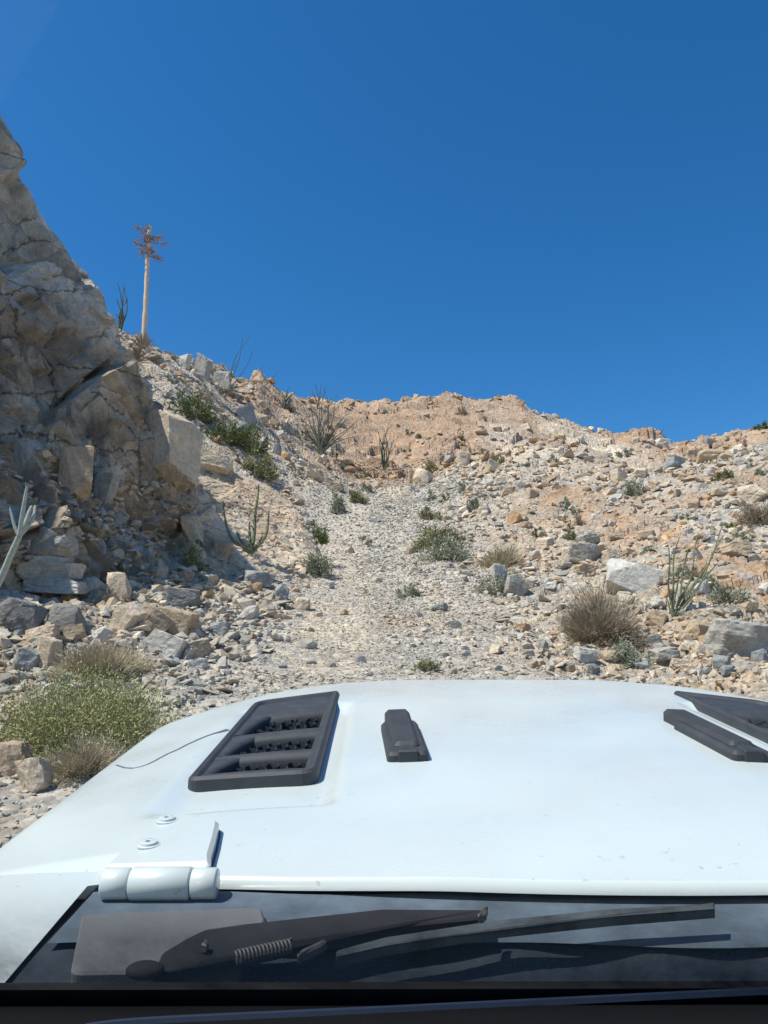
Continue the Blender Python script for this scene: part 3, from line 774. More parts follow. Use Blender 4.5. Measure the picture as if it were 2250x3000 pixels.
def foliage_mesh(name, kind, seed, nleaf, w, h, leaf, spiky=0.0, core=0.12):
    r = np.random.default_rng(seed)
    # leaf clumps through a lumpy dome
    ncl = max(7, nleaf // 60)
    a = r.uniform(0, 2*math.pi, ncl); e = np.arcsin(r.uniform(-0.05, 1, ncl)); k = r.uniform(core, 1, ncl) ** 0.5
    cen = np.stack([np.cos(a)*np.cos(e)*k, np.sin(a)*np.cos(e)*k, np.sin(e)*k], 1) * (0.84 + 0.28 * r.random((ncl, 1)))
    ci = r.integers(0, ncl, nleaf)
    pos = cen[ci] + r.normal(0, 0.115, (nleaf, 3))
    pos[:, 2] = np.abs(pos[:, 2])
    dirv = pos + r.normal(0, 0.35 if spiky else 0.7, (nleaf, 3)); dirv[:, 2] += 0.25
    dirv /= np.linalg.norm(dirv, axis=1, keepdims=True)
    pos = pos * np.array([w/2, w/2, h])
    L = leaf * r.uniform(0.6, 1.4, (nleaf, 1))
    side = np.cross(dirv, r.normal(0, 1, (nleaf, 3))); side /= np.linalg.norm(side, axis=1, keepdims=True)
    wd = L * (0.055 if spiky else 0.24)
    v0 = pos - side*wd; v1 = pos + side*wd; v2 = pos + dirv*L + side*wd*.5; v3 = pos + dirv*L - side*wd*.5
    VV = np.stack([v0, v1, v2, v3], 1).reshape(-1, 3); FF = np.arange(nleaf*4).reshape(-1, 4)
    return npmesh(name, VV, FF, M_leaf[kind])

def twigs_mesh(name, seed, n, w, h, rad, mat, curl=0.3, lean=(0, 0), flatten=0.0):
    r = random.Random(seed); parts = []
    for i in range(n):
        a = r.uniform(0, 2*math.pi); e = r.uniform(0.0, 1.0)
        rx = math.cos(a) * w/2 * e ** .5; ry = math.sin(a) * w/2 * e ** .5
        top = h * (1 - 0.55*e) * r.uniform(0.6, 1.05) * (1 - flatten * r.random())
        tip = np.array([rx + lean[0]*top, ry + lean[1]*top, top])
        b = np.array([rx*0.18, ry*0.18, -0.01])
        mid = b*0.45 + tip*0.55 + np.array([r.uniform(-1,1), r.uniform(-1,1), r.uniform(0.1,1)]) * curl * h * 0.25
        parts.append(tube([b, mid, tip], [rad, rad*.7, rad*.25], 3))
        if r.random() < 0.8:
            t2 = mid + np.array([r.uniform(-1,1), r.uniform(-1,1), r.uniform(-.2,1)]) * h * 0.3
            parts.append(tube([mid, t2], [rad*.6, rad*.2], 3))
    VV, FF = merge(parts); return npmesh(name, VV, FF, mat)

def shrub(u, v, wpx, hpx, kind, label, group='shrubs scattered over the slope', seed=0, twigkind=None):
    p, nrm = hit(u, v)
    if p is None: return
    D = (p - CAMPOS).length; w = wpx/F*D; h = hpx/F*D
    bigp = wpx > 75
    p = Vector((p.x, p.y + w*0.25, p.z - 0.02))
    leafpx = 6.0 if bigp else 5.2
    leaf = leafpx/F*D * (1.5 if kind == 'dry' or kind == 'brown' else 1)
    n = int(min(42000, max(260, (wpx*hpx) / (leafpx**2*0.24) * 3.0)))
    if kind in ('dry', 'brown'):
        root = empty('dry_bush', p); tag(root, label, 'dry bush', group)
        nt_ = int(max(60, min(1500, wpx*hpx/32)))
        link('twig_canopy', twigs_mesh('twig_canopy', seed, nt_, w, h, max(0.0025, 0.95/F*D), M_leaf[kind]), root)
        link('fine_twigs', foliage_mesh('fine_twigs', kind, seed, n // 2, w*.95, h*.95, leaf*1.6, spiky=1), root)
        link('stem', twigs_mesh('stem', seed+3, 9, w*.4, h*.5, max(0.008, 2.0/F*D), M_stem), root)
        return root
    if bigp:
        root = empty('shrub', p); tag(root, label, 'shrub', group)
        link('foliage', foliage_mesh('foliage', kind, seed, n, w, h, leaf), root)
        link('stem', twigs_mesh('stem', seed+1, int(30 + wpx/4), w*.8, h*.75, max(0.004, 1.4/F*D), M_stem), root)
        return root
    o = link('shrub', foliage_mesh('shrub', kind, seed, n, w, h, leaf)); o.location = p
    tag(o, label, 'shrub', group); return o

shrubs = [
 (190,2215,520,215,'green','large yellow-green bush at the lower left beside the hood'),
 (275,1990,290,110,'dry','sprawling heap of dry tan twigs above the yellow-green bush'),
 (230,2285,260,115,'dry','clump of pale dry grass stems against the left edge of the hood'),
 (925,1690,92,84,'sage','grey-green bush at the lower tip of the sloping slab'),
 (556,1668,64,74,'olive','small olive bush with twigs at the shadow edge below the slab'),
 (560,1228,140,86,'dark','dark green bush on the ledge behind the shaded cliff'),
 (650,1300,110,70,'dark','dark green shrub in the gully just below the ledge bush'),
 (725,1330,110,90,'dark','green shrub in the gully behind the sloping slab, above the lowest one'),
 (755,1400,100,90,'olive','olive shrub lowest in the gully behind the sloping slab'),
 (925,1585,74,56,'dark','dark green shrub between the slab and the dirt track'),
 (280,1695,40,36,'dark','tiny dark green plant in the shade right of the stacked slabs'),
 (990,1505,60,60,'sage','sage shrub with a grey lower half on the left edge of the upper track'),
 (1042,1475,70,46,'olive','rounded tan-green shrub at the left edge of the upper track'),
 (1075,1440,34,34,'sage','sage tuft just above the tan-green shrub at the upper track'),
 (1257,1468,58,30,'sage','sage bush on the right edge where the track bends'),
 (1309,1468,36,26,'olive','green tuft right beside the sage bush where the track bends'),
 (1364,1444,48,30,'sage','dark sage bush higher up by the track bend'),
 (1396,1496,54,38,'sage','round dark sage bush under the track bend on the right'),
 (1258,1524,84,40,'olive','low olive bush above the double bush in the middle'),
 (1295,1612,160,74,'olive','wide green bush, rear one of the double bush right of the track'),
 (1315,1645,150,76,'sage','grey sage bush, front one of the double bush right of the track'),
 (1480,1665,150,70,'dry','faded pinkish dry bush behind the sage bush with the pale stones'),
 (1472,1748,124,86,'sage','grey-green bush behind the pale upright stone'),
 (1196,1752,64,42,'sage','small sage tuft growing in the middle of the track'),
 (1775,1895,250,170,'brown','big round dry brown bush on the right'),
 (1850,1958,124,74,'sage','sage bush beside the hood below the dry brown bush'),
 (1250,1970,100,44,'olive','low olive weed in the track just above the hood'),
 (1072,1598,54,28,'sage','small sage weed on the upper part of the track'),
 (1128,1213,24,16,'sage','tiny sage dot high on the brown back slope'),
 (1356,1216,32,22,'brown','little brown bush just under the top ridge'),
 (1200,1272,34,14,'sage','small flat sage shrub in the middle of the brown back slope'),
 (1232,1286,28,14,'sage','small sage shrub right below the flat one on the brown back slope'),
 (1350,1292,44,20,'olive','brown-green shrub on the right part of the brown back slope'),
 (1193,1322,22,14,'sage','tiny sage shrub low on the brown back slope'),
 (1302,1346,28,20,'sage','small sage shrub near the cream rock on the brown back slope'),
 (1262,1392,44,44,'olive','olive shrub above the white rounded boulder'),
 (1455,1362,50,30,'olive','olive shrub under the cream outcrop'),
 (1545,1372,38,18,'sage','flat sage shrub under the cream outcrop'),
 (1608,1356,52,26,'sage','round sage shrub just below the cream outcrop'),
 (1835,1336,44,28,'sage','sage shrub high on the slope below the right notch'),
 (1658,1492,44,34,'sage','tall sage shrub left of the orange soil patch'),
 (1694,1506,32,20,'sage','small green shrub beside the orange soil patch'),
 (1700,1540,32,26,'brown','brown tuft below the orange soil patch'),
 (1671,1580,36,42,'olive','olive-brown shrub above the low grey stone'),
 (1580,1570,40,24,'olive','dark shrub right of the rounded tan stone'),
 (1490,1578,44,14,'sage','flat grey-green mat below the pointed orange boulder'),
 (1865,1455,60,52,'sage','sage shrub in the rocky gully of the right slope'),
 (2026,1518,46,22,'sage','low sage shrub right of the rocky gully'),
 (2142,1405,58,34,'olive','dark olive bush on the brown soil at the right'),
 (2215,1366,42,22,'sage','sage shrub on the right photo edge under the skyline'),
 (2238,1396,34,26,'sage','small grey shrub on the right photo edge below the sage one'),
 (2228,1536,100,70,'brown','dark brown bush cut by the right photo edge'),
 (2180,1590,90,28,'sage','flat sage shrub below the dark brown bush at the right edge'),
 (2140,1550,40,20,'olive','small olive shrub left of the dark brown bush'),
 (2150,1770,120,54,'sage','spreading sage shrub right of the right ocotillo'),
 (2095,1725,60,36,'sage','sage shrub between the right ocotillo and the spreading one'),
 (2050,1700,60,44,'brown','brown tuft behind the right ocotillo'),
 (2010,1690,50,36,'sage','sage tuft behind the stems of the right ocotillo'),
 (1745,1250,32,24,'olive','olive bush standing on the ridge right of the summit'),
 (2240,1256,44,20,'dark','dark low bush on the far right skyline'),
 (990,1370,30,18,'sage','sage tuft above the track bend on the left slope'),
 (1060,1405,34,22,'olive','olive tuft on the slope left of the wall of brown rock'),
 (870,1400,34,20,'sage','sage tuft on the rubble right of the gully shrubs'),
 (640,1150,30,20,'sage','sage tuft on the rubble below the left ridge'),
 (500,1120,40,22,'sage','sage tuft just right of the dead stalk rosette'),
 (1900,1620,44,22,'sage','flat sage shrub on the soil below the gully'),
]
for i, s_ in enumerate(shrubs):
    shrub(*s_, seed=900 + i)

# ocotillos
def ocotillo(u, v, tips, rpx, label, mat, seed, nseg=9, leafy=False, fork=0.0, group='ocotillos on the slope', tree=None, dy=0.0):
    """tips: (du, dv) offsets in photo px of each wand tip from the base"""
    p, nrm = hit(u, v, tree)
    if p is None: return
    p = Vector((p.x, p.y + dy, p.z))
    D = (p - CAMPOS).length; r = random.Random(seed); k = D / F
    root = empty('ocotillo', p); tag(root, label, 'ocotillo', group)
    for (du_, dv_, bow) in tips:
        tx = du_ * k; tz = -dv_ * k; ty = r.uniform(-0.35, 0.35) * abs(tz) * 0.6
        L = math.hypot(tx, tz); path = []; rad = []
        nx, nz = -tz / L, tx / L
        ph = r.uniform(0, 6)
        for i in range(nseg + 1):
            t = i / nseg
            s = math.sin(math.pi * t) * bow * L
            wv = 0.012 * L * math.sin(ph + t * 9)
            path.append((tx*t**1.22 + nx*(s+wv), ty*t**1.4 + 0.01*L*math.cos(ph+t*7), tz*t + nz*(s+wv) - 0.03*(i == 0)))
            rad.append(rpx * k * (1.0 if leafy else .72) * (1 - 0.6 * t) * (1 + 0.12 * math.sin(i * 2.3 + ph)))
        parts = [tube(path, rad, 6)]
        if leafy:        # rows of small thorny leaf clusters along the wand
            m_ = int(L / (3.2 * k))
            for j in range(m_):
                t = (j + .5) / m_; a = int(t * nseg); b = min(a + 1, nseg); f = t * nseg - a
                c = np.array(path[a]) * (1-f) + np.array(path[b]) * f; rr_ = rad[a] * (1-f) + rad[b] * f
                an = r.uniform(0, 6.28); d = np.array([math.cos(an), math.sin(an), 0.5]); sd = np.array([-math.sin(an), math.cos(an), 0.2])
                o_ = c + d * rr_ * 0.7; w_ = rr_ * 0.55
                parts.append(([o_ - sd*w_, o_ + sd*w_, o_ + d*w_*1.9 + sd*w_*.3, o_ + d*w_*1.9 - sd*w_*.3], [(0,1,2,3)]))
        VV, FF = merge(parts)
        link('stem', npmesh('stem', VV, FF, mat, smooth=not leafy), root)
    return root
def fan(n, wl, wr, hmin, hmax, seed):
    r = random.Random(seed); out = []
    for i in range(n):
        t = (i + .5) / n + r.uniform(-.3, .3) / n
        du_ = -wl + (wl + wr) * t; hh = r.uniform(hmin, hmax) * (1 - 0.35 * abs(2*t - 1) ** 2)
        out.append((du_ + r.uniform(-8, 8), -hh, r.uniform(-.09, .09) + 0.04 * (1 if du_ > 0 else -1)))
    return out
ocotillo(738,1625,[(-80,-150,.20),(-8,-95,.02),(12,-208,-.02),(45,-130,-.16),(-45,-62,.06),(30,-55,-.1)],6.0,'thick-armed green ocotillo in front of the sloping slab',M_ocot,1,14,True,dy=-.15)
ocotillo(942,1330,fan(30,95,110,80,205,3),2.6,'wide many-stemmed ocotillo on the rubble slope below the ridge',M_ocot_far,2)
ocotillo(1127,1380,fan(13,22,34,80,165,5),2.8,'narrow upright ocotillo on the brown slope above the track bend',M_ocot_far,4)
ocotillo(690,1100,fan(15,85,85,50,125,7),2.4,'big arching ocotillo on the left skyline',M_ocot_far,6)
ocotillo(668,1140,[(40,-150,-.05),(70,-110,-.1),(100,-70,-.18),(140,-60,-.25),(20,-90,.02),(55,-160,.06)],2.2,'leaning ocotillo just below the left skyline with stems drooping right',M_ocot_far,8)
ocotillo(835,1195,fan(9,25,40,40,72,9),2.6,'short stubby ocotillo on the ridge left of the brown wall',M_ocot_far,10)
ocotillo(930,1195,fan(5,30,25,40,75,11),2.0,'thin twiggy ocotillo where the left ridge meets the brown wall',M_ocot_far,12)
ocotillo(495,1010,fan(5,22,50,25,60,13),1.6,'sparse twiggy ocotillo on the left ridge right of the dead stalk',M_ocot_far,14)
ocotillo(352,975,fan(9,22,14,70,150,15),2.4,'ocotillo poking out behind the cliff left of the dead stalk',M_ocot_far,16,leafy=True)
ocotillo(1975,1815,[(-8,-195,.03),(25,-150,.02),(60,-200,-.03),(110,-250,-.05),(160,-235,-.06),(178,-270,-.05),(120,-150,-.04),(85,-120,-.02),(-12,-60,.05),(35,-230,.04)],3.4,'slender many-stemmed ocotillo on the right slope',M_ocot,18,12,True)
ocotillo(1376,1335,fan(5,8,14,22,50,19),1.6,'faint grey ocotillo beside the brown slope shrubs',M_ocot_far,20)
ocotillo(1800,1258,fan(3,6,8,20,48,21),1.2,'wispy bare ocotillo on the ridge right of the summit',M_ocot_far,22)

# pale forked stem close to the vehicle on the left
p0, _ = hit(-70, 1900, BGF)
D0_ = (p0 - CAMPOS).length
def pale_stem():
    Yb = 8.6
    base = P(-60, 1830, Yb); g = ghit(-60, 1990); 
    root = empty('ocotillo', (base.x, base.y, base.z - 1.0)); tag(root, 'pale grey forked ocotillo arms rising at the left photo edge', 'ocotillo', 'ocotillos on the slope')
    k = Yb / F; bx = np.array(root.location)
    def W3(u, v, dy=0): return np.array(P(u, v, Yb + dy)) - bx
    fork = (56, 1572)
    arms = [([(-110, 1960), (-60, 1810), (0, 1700), (30, 1630), fork], [13, 12, 11, 10, 9]),
            ([fork, (62, 1530), (70, 1480), (79, 1425)], [8, 7, 6.5, 4]),
            ([fork, (44, 1545), (36, 1515), (29, 1486)], [6, 5.5, 5, 2]),
            ([fork, (72, 1540), (84, 1505), (93, 1482)], [8, 7.5, 6.5, 4]),
            ([fork, (78, 1548), (98, 1512), (103, 1482)], [6, 6, 5.5, 4])]
    for i, (pt, rd) in enumerate(arms):
        path = [W3(a, b, 0.03 * j * (i - 2)) for j, (a, b) in enumerate(pt)]
        if i == 0: path = [np.array([path[0][0] - .15, 0.0, -0.4])] + path; rd = [13] + rd
        path = catmull(np.array(path), np.linspace(0, len(path) - 1, 14)); rd = np.interp(np.linspace(0, len(rd) - 1, 14), range(len(rd)), rd)
        VV, FF = tube(list(path), [x_ * k * .95 for x_ in rd], 8)
        link('stem', npmesh('stem', VV, FF, M_pale_stem, smooth=True), root)
pale_stem()

# dead century plant stalk on the ridge
def agave_leaves(parent, R, n, seed, mat, up=0.6, name='leaf_rosette', wid=0.05):
    r = random.Random(seed); VV = []; FF = []
    for i in range(n):
        a = r.uniform(0, 6.283); e = r.uniform(0.05, 1.35) * up + .1; L = R * r.uniform(.75, 1.05)
        d = np.array([math.cos(a)*math.cos(e), math.sin(a)*math.cos(e), math.sin(e)]); s = np.array([-math.sin(a), math.cos(a), 0]); w = L * wid
        upv = np.cross(s, d) * -1
        o = len(VV)
        for t, ww in ((0.02, .7), (0.35, 1.0), (0.75, .6)):
            c = d * L * t + np.array([0, 0, -.05*L*t*t])
            VV += [c - s*w*ww, c - upv*w*.35*ww, c + s*w*ww]
        VV.append(d * L + np.array([0, 0, -.06*L]))
        for k in range(2):
            b = o + 3*k
            FF += [(b, b+1, b+4, b+3), (b+1, b+2, b+5, b+4)]
        FF += [(o+6, o+7, o+9, o+9), (o+7, o+8, o+9, o+9)]
    bm = bmesh.new(); vs = [bm.verts.new(v) for v in VV]
    for f in FF:
        ids = list(dict.fromkeys(f))
        try: bm.faces.new([vs[i] for i in ids])
        except ValueError: pass
    return bmobj(name, bm, mat, parent)
pb = P(414, 1004, 41); hb, _n = hit(414, 1018, BGF)
if hb is not None and 30 < hb.y < 60: pb = hb
kk = (pb - CAMPOS).length / F
st_root = empty('century_plant', (pb.x, pb.y, pb.z)); tag(st_root, 'tall dead century plant stalk with rusty seed clusters on the left ridge', 'century plant')
path = [(4, 0), (4, 40), (3, 120), (0, 200), (-3, 280), (-5, 335), (-3, 376)]
pth = [np.array([a * kk, 0.02 * b * kk, b * kk]) for a, b in path]
pth = list(catmull(np.array(pth), np.linspace(0, 6, 26)))
VV, FF = tube(pth, [kk * (7.6 - 3.2 * i / 25) * (1 + .10 * math.sin(i * 2.1)) for i in range(26)], 10)
link('flower_stalk', npmesh('flower_stalk', VV, FF, M_stalk, smooth=True), st_root)
rq = random.Random(3)
for (hx, hy, ex, ey) in [(-6, 352, -34, 362), (-5, 345, -20, 352), (-4, 366, -6, 360), (-6, 330, 18, 340), (-6, 322, 34, 330), (-5, 322, 40, 324), (-6, 310, -36, 320), (-5, 305, -28, 312), (-5, 318, -14, 322), (-5, 300, -14, 290), (-4, 290, -16, 278), (-4, 300, 12, 292), (-3, 288, 20, 286), (-3, 280, 26, 276), (-3, 282, 34, 268), (-4, 335, -10, 338), (-4, 330, 8, 334)]:
    a = np.array([hx*kk, 0, hy*kk]); b = np.array([ex*kk, rq.uniform(-14, 14)*kk, ey*kk])
    parts = [tube([a, (a+b)/2 + np.array([0, 0, -4*kk]), b], [1.5*kk, 1.2*kk, .8*kk], 5)]
    for j in range(30):
        c = b + np.array([rq.gauss(0, 6.0), rq.gauss(0, 5), rq.gauss(0, 5.0)]) * kk if j > 8 else a + (b-a) * rq.uniform(.4, 1) + np.array([rq.gauss(0, 2), 0, rq.gauss(0, 3)]) * kk
        d = np.array([rq.uniform(-1, 1), rq.uniform(-1, 1), rq.uniform(-.6, 1.0)]) * kk * 3.4
        parts.append(tube([c, c + d*.5, c + d], [.5*kk, 2.2*kk, .4*kk], 4))
    VV, FF = merge(parts); link('seed_cluster', npmesh('seed_cluster', VV, FF, M_flower), st_root)
agave_leaves(st_root, 52*kk, 70, 4, M_leaf['brown'], 0.9, wid=.045)
for (u, v, R, lab) in [(842,1195,26,'pale grey agave rosette on the left ridge by the stubby ocotillo'),(672,1150,22,'pale agave rosette under the leaning skyline ocotillo'),
                       (588,1062,20,'small blue-grey agave on the left ridge line'),(490,1165,18,'small pale agave beside the dark green ledge bush')]:
    h_, _n = hit(u, v)
    if h_ is None: continue
    k_ = (h_ - CAMPOS).length / F
    e_ = empty('agave', h_); tag(e_, lab, 'agave', 'agave rosettes on the left ridge'); agave_leaves(e_, R*1.3*k_, 34, int(u), M_leaf['agave'], .95, wid=.09)
e_, _n = hit(400, 1060)
if e_ is not None:
    r_ = empty('yucca', e_); k_ = (e_ - CAMPOS).length / F
    tag(r_, 'shaggy spiky yucca clump at the foot of the dead stalk', 'yucca'); agave_leaves(r_, 60*k_, 110, 8, M_leaf['brown'], 1.0, wid=.035)


# ------------------------------------------------------------------ single stones told apart by what they lie beside
LM = [(200,2090,'the yellow-green bush'),(275,1950,'the heap of dry twigs'),(465,1300,'the squared sunlit cliff block'),(735,1560,'the thick-armed ocotillo'),
 (925,1650,'the bush at the slab tip'),(556,1630,'the small olive bush by the shadow'),(140,1680,'the stack of flat white slabs'),(360,1800,'the cream oblong stone'),
 (520,1820,'the broad tan rock of the lower-left rubble'),(755,1690,'the blue-grey rounded stone'),(1280,1590,'the double bush'),(1467,1690,'the pale upright stone'),
 (1775,1800,'the big dry brown bush'),(1850,1700,'the big pale grey slab'),(2190,1860,'the huge grey boulder'),(2000,1700,'the right ocotillo'),
 (1712,1620,'the squarish grey block'),(1508,1510,'the pointed orange boulder'),(1240,1400,'the white rounded boulder'),(2228,1500,'the dark brown edge bush'),
 (1865,1430,'the gully sage shrub'),(2142,1390,'the olive bush on the brown soil'),(1640,1290,'the cream outcrop'),(1127,1330,'the narrow upright ocotillo'),
 (942,1290,'the wide many-stemmed ocotillo'),(1196,1730,'the sage tuft in the track'),(1250,1950,'the olive weed by the hood'),(1850,1940,'the sage bush by the hood'),
 (755,1370,'the lowest gully shrub'),(1042,1460,'the tan-green shrub at the upper track'),(1396,1480,'the round dark sage bush'),(2090,1330,'the large skyline block'),(1671,1560,'the olive-brown shrub')]
boxes = [(u - w * .5, v - h, u + w * .5, v) for (u, v, w, h, *_r) in big] + [(u - w * .5, v - h, u + w * .5, v) for (u, v, w, h, *_r) in shrubs]
used = {}; placed = []
ra = random.Random(77); shp = ['blocky', 'flat', 'angular', 'chunky', 'wedge-shaped']
def direc(du, dv):
    h_ = 'left of' if du < 0 else 'right of'; w_ = 'above' if dv < 0 else 'below'
    if abs(du) > 2 * abs(dv): return h_
    if abs(dv) > 2 * abs(du): return w_
    return w_ + ' and ' + h_
tries = 0
while len(placed) < 185 and tries < 9000:
    tries += 1
    u = ra.uniform(5, 2245); v = 1240 + 740 * ra.random() ** 0.8
    w = 22 + 40 * ra.random() ** 2 * (0.4 + 0.8 * (v - 1240) / 740)
    if u < 560 and v < 1700: continue
    if 940 < u < 1560 - (1960 - v) * .15 and 1480 < v and ra.random() < .8: continue
    if v < 1420 and 850 < u < 1500 and ra.random() < .75: continue
    if any(a - 6 < u < c + 6 and b_ - 4 < v < d + 8 for a, b_, c, d in boxes): continue
    if any(math.hypot(u - a, v - b_) < (w + c) * .62 for a, b_, c in placed): continue
    p, nr = hit(u, v)
    if p is None or p.y > 60: continue
    d = float(dist_poly(np.array([p.x]), np.array([p.y]), trail)[0])
    if d < 2.0 and w > 34: continue
    onslab = BCL.ray_cast(CAMPOS, ray(u, v).normalized())[0]
    if onslab is not None and (onslab - p).length < .3 and v < 1680: continue
    cn = ra.choices(['tan', 'cream', 'grey', 'blue', 'pale', 'orange', 'soil'], [25, 22, 18, 12, 16, 3, 4])[0]
    si = ra.randrange(5); fl = (0.72, .38, .62, .8, .55)[si]
    cw = {'tan': 'tan', 'cream': 'cream', 'grey': 'grey', 'blue': 'blue-grey', 'pale': 'whitish', 'orange': 'orange-tan', 'soil': 'brown'}[cn]
    szw = 'small' if w < 32 else ('medium' if w < 44 else 'large')
    lab = None
    for (lu, lv, ph) in sorted(LM, key=lambda q_: math.hypot(q_[0] - u, q_[1] - v))[:4]:
        t = '%s %s %s stone %s %s' % (szw, cw, shp[si], direc(u - lu, v - lv), ph)
        if t not in used: lab = t; break
    if lab is None: continue
    used[lab] = 1; placed.append((u, v, w))
    put_boulder('stone', u, v, w, w * fl, cn, lab, 2000 + len(placed), ra.uniform(.7, 1), (ra.uniform(-15, 15), ra.uniform(-18, 18)), ra.uniform(0, 90),
                group='stones lying on the slope', cat='stone', cuts=2 if w > 34 else 1, sink=.16, npts=9 + si)

# ------------------------------------------------------------------ the white off-road vehicle (local frame: camera at (0,0,EYE))
CX = 0.28
M_white = simple_mat('white_paint', (0.54, 0.61, 0.60), 0.38, coat=0.4, vary=0.03, vscale=3)
def dusty_paint():
    n = M_white.node_tree; L = n.links; b = n.nodes['Principled BSDF']
    tc = n.nodes.new('ShaderNodeTexCoord')
    def nz(sc, det, rg):
        t = n.nodes.new('ShaderNodeTexNoise'); t.inputs['Scale'].default_value = sc; t.inputs['Detail'].default_value = det; t.inputs['Roughness'].default_value = rg
        L.new(tc.outputs['Object'], t.inputs['Vector']); return t.outputs['Fac']
    def mr(src, a, b_, c, d):
        r = n.nodes.new('ShaderNodeMapRange'); L.new(src, r.inputs['Value'])
        for k, v in zip(('From Min', 'From Max', 'To Min', 'To Max'), (a, b_, c, d)): r.inputs[k].default_value = v
        return r.outputs[0]
    old = b.inputs['Base Color'].links[0].from_socket
    m1 = n.nodes.new('ShaderNodeMix'); m1.data_type = 'RGBA'; L.new(mr(nz(2.3, 7, .65), .42, .72, 0.02, 0.30), m1.inputs['Factor'])
    L.new(old, m1.inputs['A']); m1.inputs['B'].default_value = (0.52, 0.50, 0.44, 1)
    m2 = n.nodes.new('ShaderNodeMix'); m2.data_type = 'RGBA'; L.new(mr(nz(95, 2, .5), .70, .76, 0, 0.55), m2.inputs['Factor'])
    L.new(m1.outputs['Result'], m2.inputs['A']); m2.inputs['B'].default_value = (0.36, 0.31, 0.25, 1)
    L.new(m2.outputs['Result'], b.inputs['Base Color'])
    L.new(mr(nz(3.1, 6, .6), .35, .7, .22, .5), b.inputs['Roughness'])
dusty_paint()
M_plast = simple_mat('black_plastic', (0.035, 0.037, 0.04), 0.55, bumpscale=900, bump=0.25, vary=0.25, vscale=20)
M_plast2 = simple_mat('worn_black_plastic', (0.034, 0.039, 0.046), 0.6, bumpscale=900, bump=0.25, vary=0.35, vscale=30)
M_mesh = simple_mat('grille_mesh', (0.02, 0.02, 0.021), 0.5)
M_dark = simple_mat('dark_cavity', (0.008, 0.008, 0.009), 0.9, spec=0.1)
M_cowl = simple_mat('dusty_cowl_plastic', (0.028, 0.038, 0.050), 0.7, vary=0.4, vscale=14, spec=0.3)
M_reflect = simple_mat('grey_reflection', (0.13, 0.135, 0.138), 0.75, vary=0.15, vscale=9, spec=0.3)
M_rubber = simple_mat('rubber', (0.02, 0.02, 0.022), 0.8, vary=0.3, vscale=30, spec=0.3)
M_dash = simple_mat('dashboard_vinyl', (0.006, 0.006, 0.007), 0.85, bumpscale=600, bump=0.3, spec=0.12)
M_edge_sheen = simple_mat('blue_edge_sheen', (0.02, 0.032, 0.06), 0.6, spec=0.3)
M_steel = simple_mat('steel', (0.13, 0.128, 0.12), 0.6, metal=0.4)
M_blade = simple_mat('dusty_wiper_rubber', (0.06, 0.07, 0.078), 0.8, vary=0.7, vscale=22, spec=0.2)
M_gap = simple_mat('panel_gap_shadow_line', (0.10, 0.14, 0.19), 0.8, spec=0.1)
M_lens = simple_mat('lamp_lens', (0.6, 0.6, 0.6), 0.1)
def glass_mat():
    m = bpy.data.materials.new('windshield_glass'); m.use_nodes = True; n = m.node_tree; n.nodes.clear()
    o = n.nodes.new('ShaderNodeOutputMaterial'); t = n.nodes.new('ShaderNodeBsdfTransparent'); g = n.nodes.new('ShaderNodeBsdfGlossy')
    t.inputs['Color'].default_value = (0.97, 0.985, 0.98, 1); g.inputs['Roughness'].default_value = 0.02
    f = n.nodes.new('ShaderNodeFresnel'); f.inputs['IOR'].default_value = 1.3
    x = n.nodes.new('ShaderNodeMixShader'); n.links.new(f.outputs[0], x.inputs[0]); n.links.new(t.outputs[0], x.inputs[1]); n.links.new(g.outputs[0], x.inputs[2])
    # bluish-grey film painting haze low on the pane, fading upward
    tc = n.nodes.new('ShaderNodeTexCoord'); sp = n.nodes.new('ShaderNodeSeparateXYZ'); n.links.new(tc.outputs['Object'], sp.inputs[0])
    mr = n.nodes.new('ShaderNodeMapRange'); mr.interpolation_type = 'SMOOTHSTEP'; n.links.new(sp.outputs['Z'], mr.inputs['Value'])
    for k, v in zip(('From Min', 'From Max', 'To Min', 'To Max'), (EYE - .262, EYE - .172, 0.78, 0.0)): mr.inputs[k].default_value = v
    nz = n.nodes.new('ShaderNodeTexNoise'); nz.inputs['Scale'].default_value = 9; nz.inputs['Detail'].default_value = 8; nz.inputs['Roughness'].default_value = .7
    n.links.new(tc.outputs['Object'], nz.inputs['Vector'])
    ml = n.nodes.new('ShaderNodeMath'); ml.operation = 'MULTIPLY'; n.links.new(mr.outputs[0], ml.inputs[0])
    m2 = n.nodes.new('ShaderNodeMapRange'); m2.inputs['From Min'].default_value = .3; m2.inputs['From Max'].default_value = .75; m2.inputs['To Min'].default_value = .45; m2.inputs['To Max'].default_value = 1.5
    n.links.new(nz.outputs['Fac'], m2.inputs['Value']); n.links.new(m2.outputs[0], ml.inputs[1])
    df = n.nodes.new('ShaderNodeBsdfDiffuse'); df.inputs['Color'].default_value = (0.15, 0.185, 0.215, 1)
    y = n.nodes.new('ShaderNodeMixShader'); n.links.new(ml.outputs[0], y.inputs[0]); n.links.new(x.outputs[0], y.inputs[1]); n.links.new(df.outputs[0], y.inputs[2])
    n.links.new(y.outputs[0], o.inputs[0]); return m
M_glass = glass_mat()

root = empty('off_road_vehicle'); root.matrix_world = CARM
tag(root, 'white off-road vehicle seen from its driver seat across the hood with black vents', 'car')
CINV = CARM.inverted().to_3x3()
def jray(u, v): return CINV @ ray(u, v)
def J(X, Y, z): return (X, Y, EYE + z)
def jplane(u, v, z):
    d = jray(u, v); k = z / d.z; return (d.x * k, d.y * k, EYE + z)

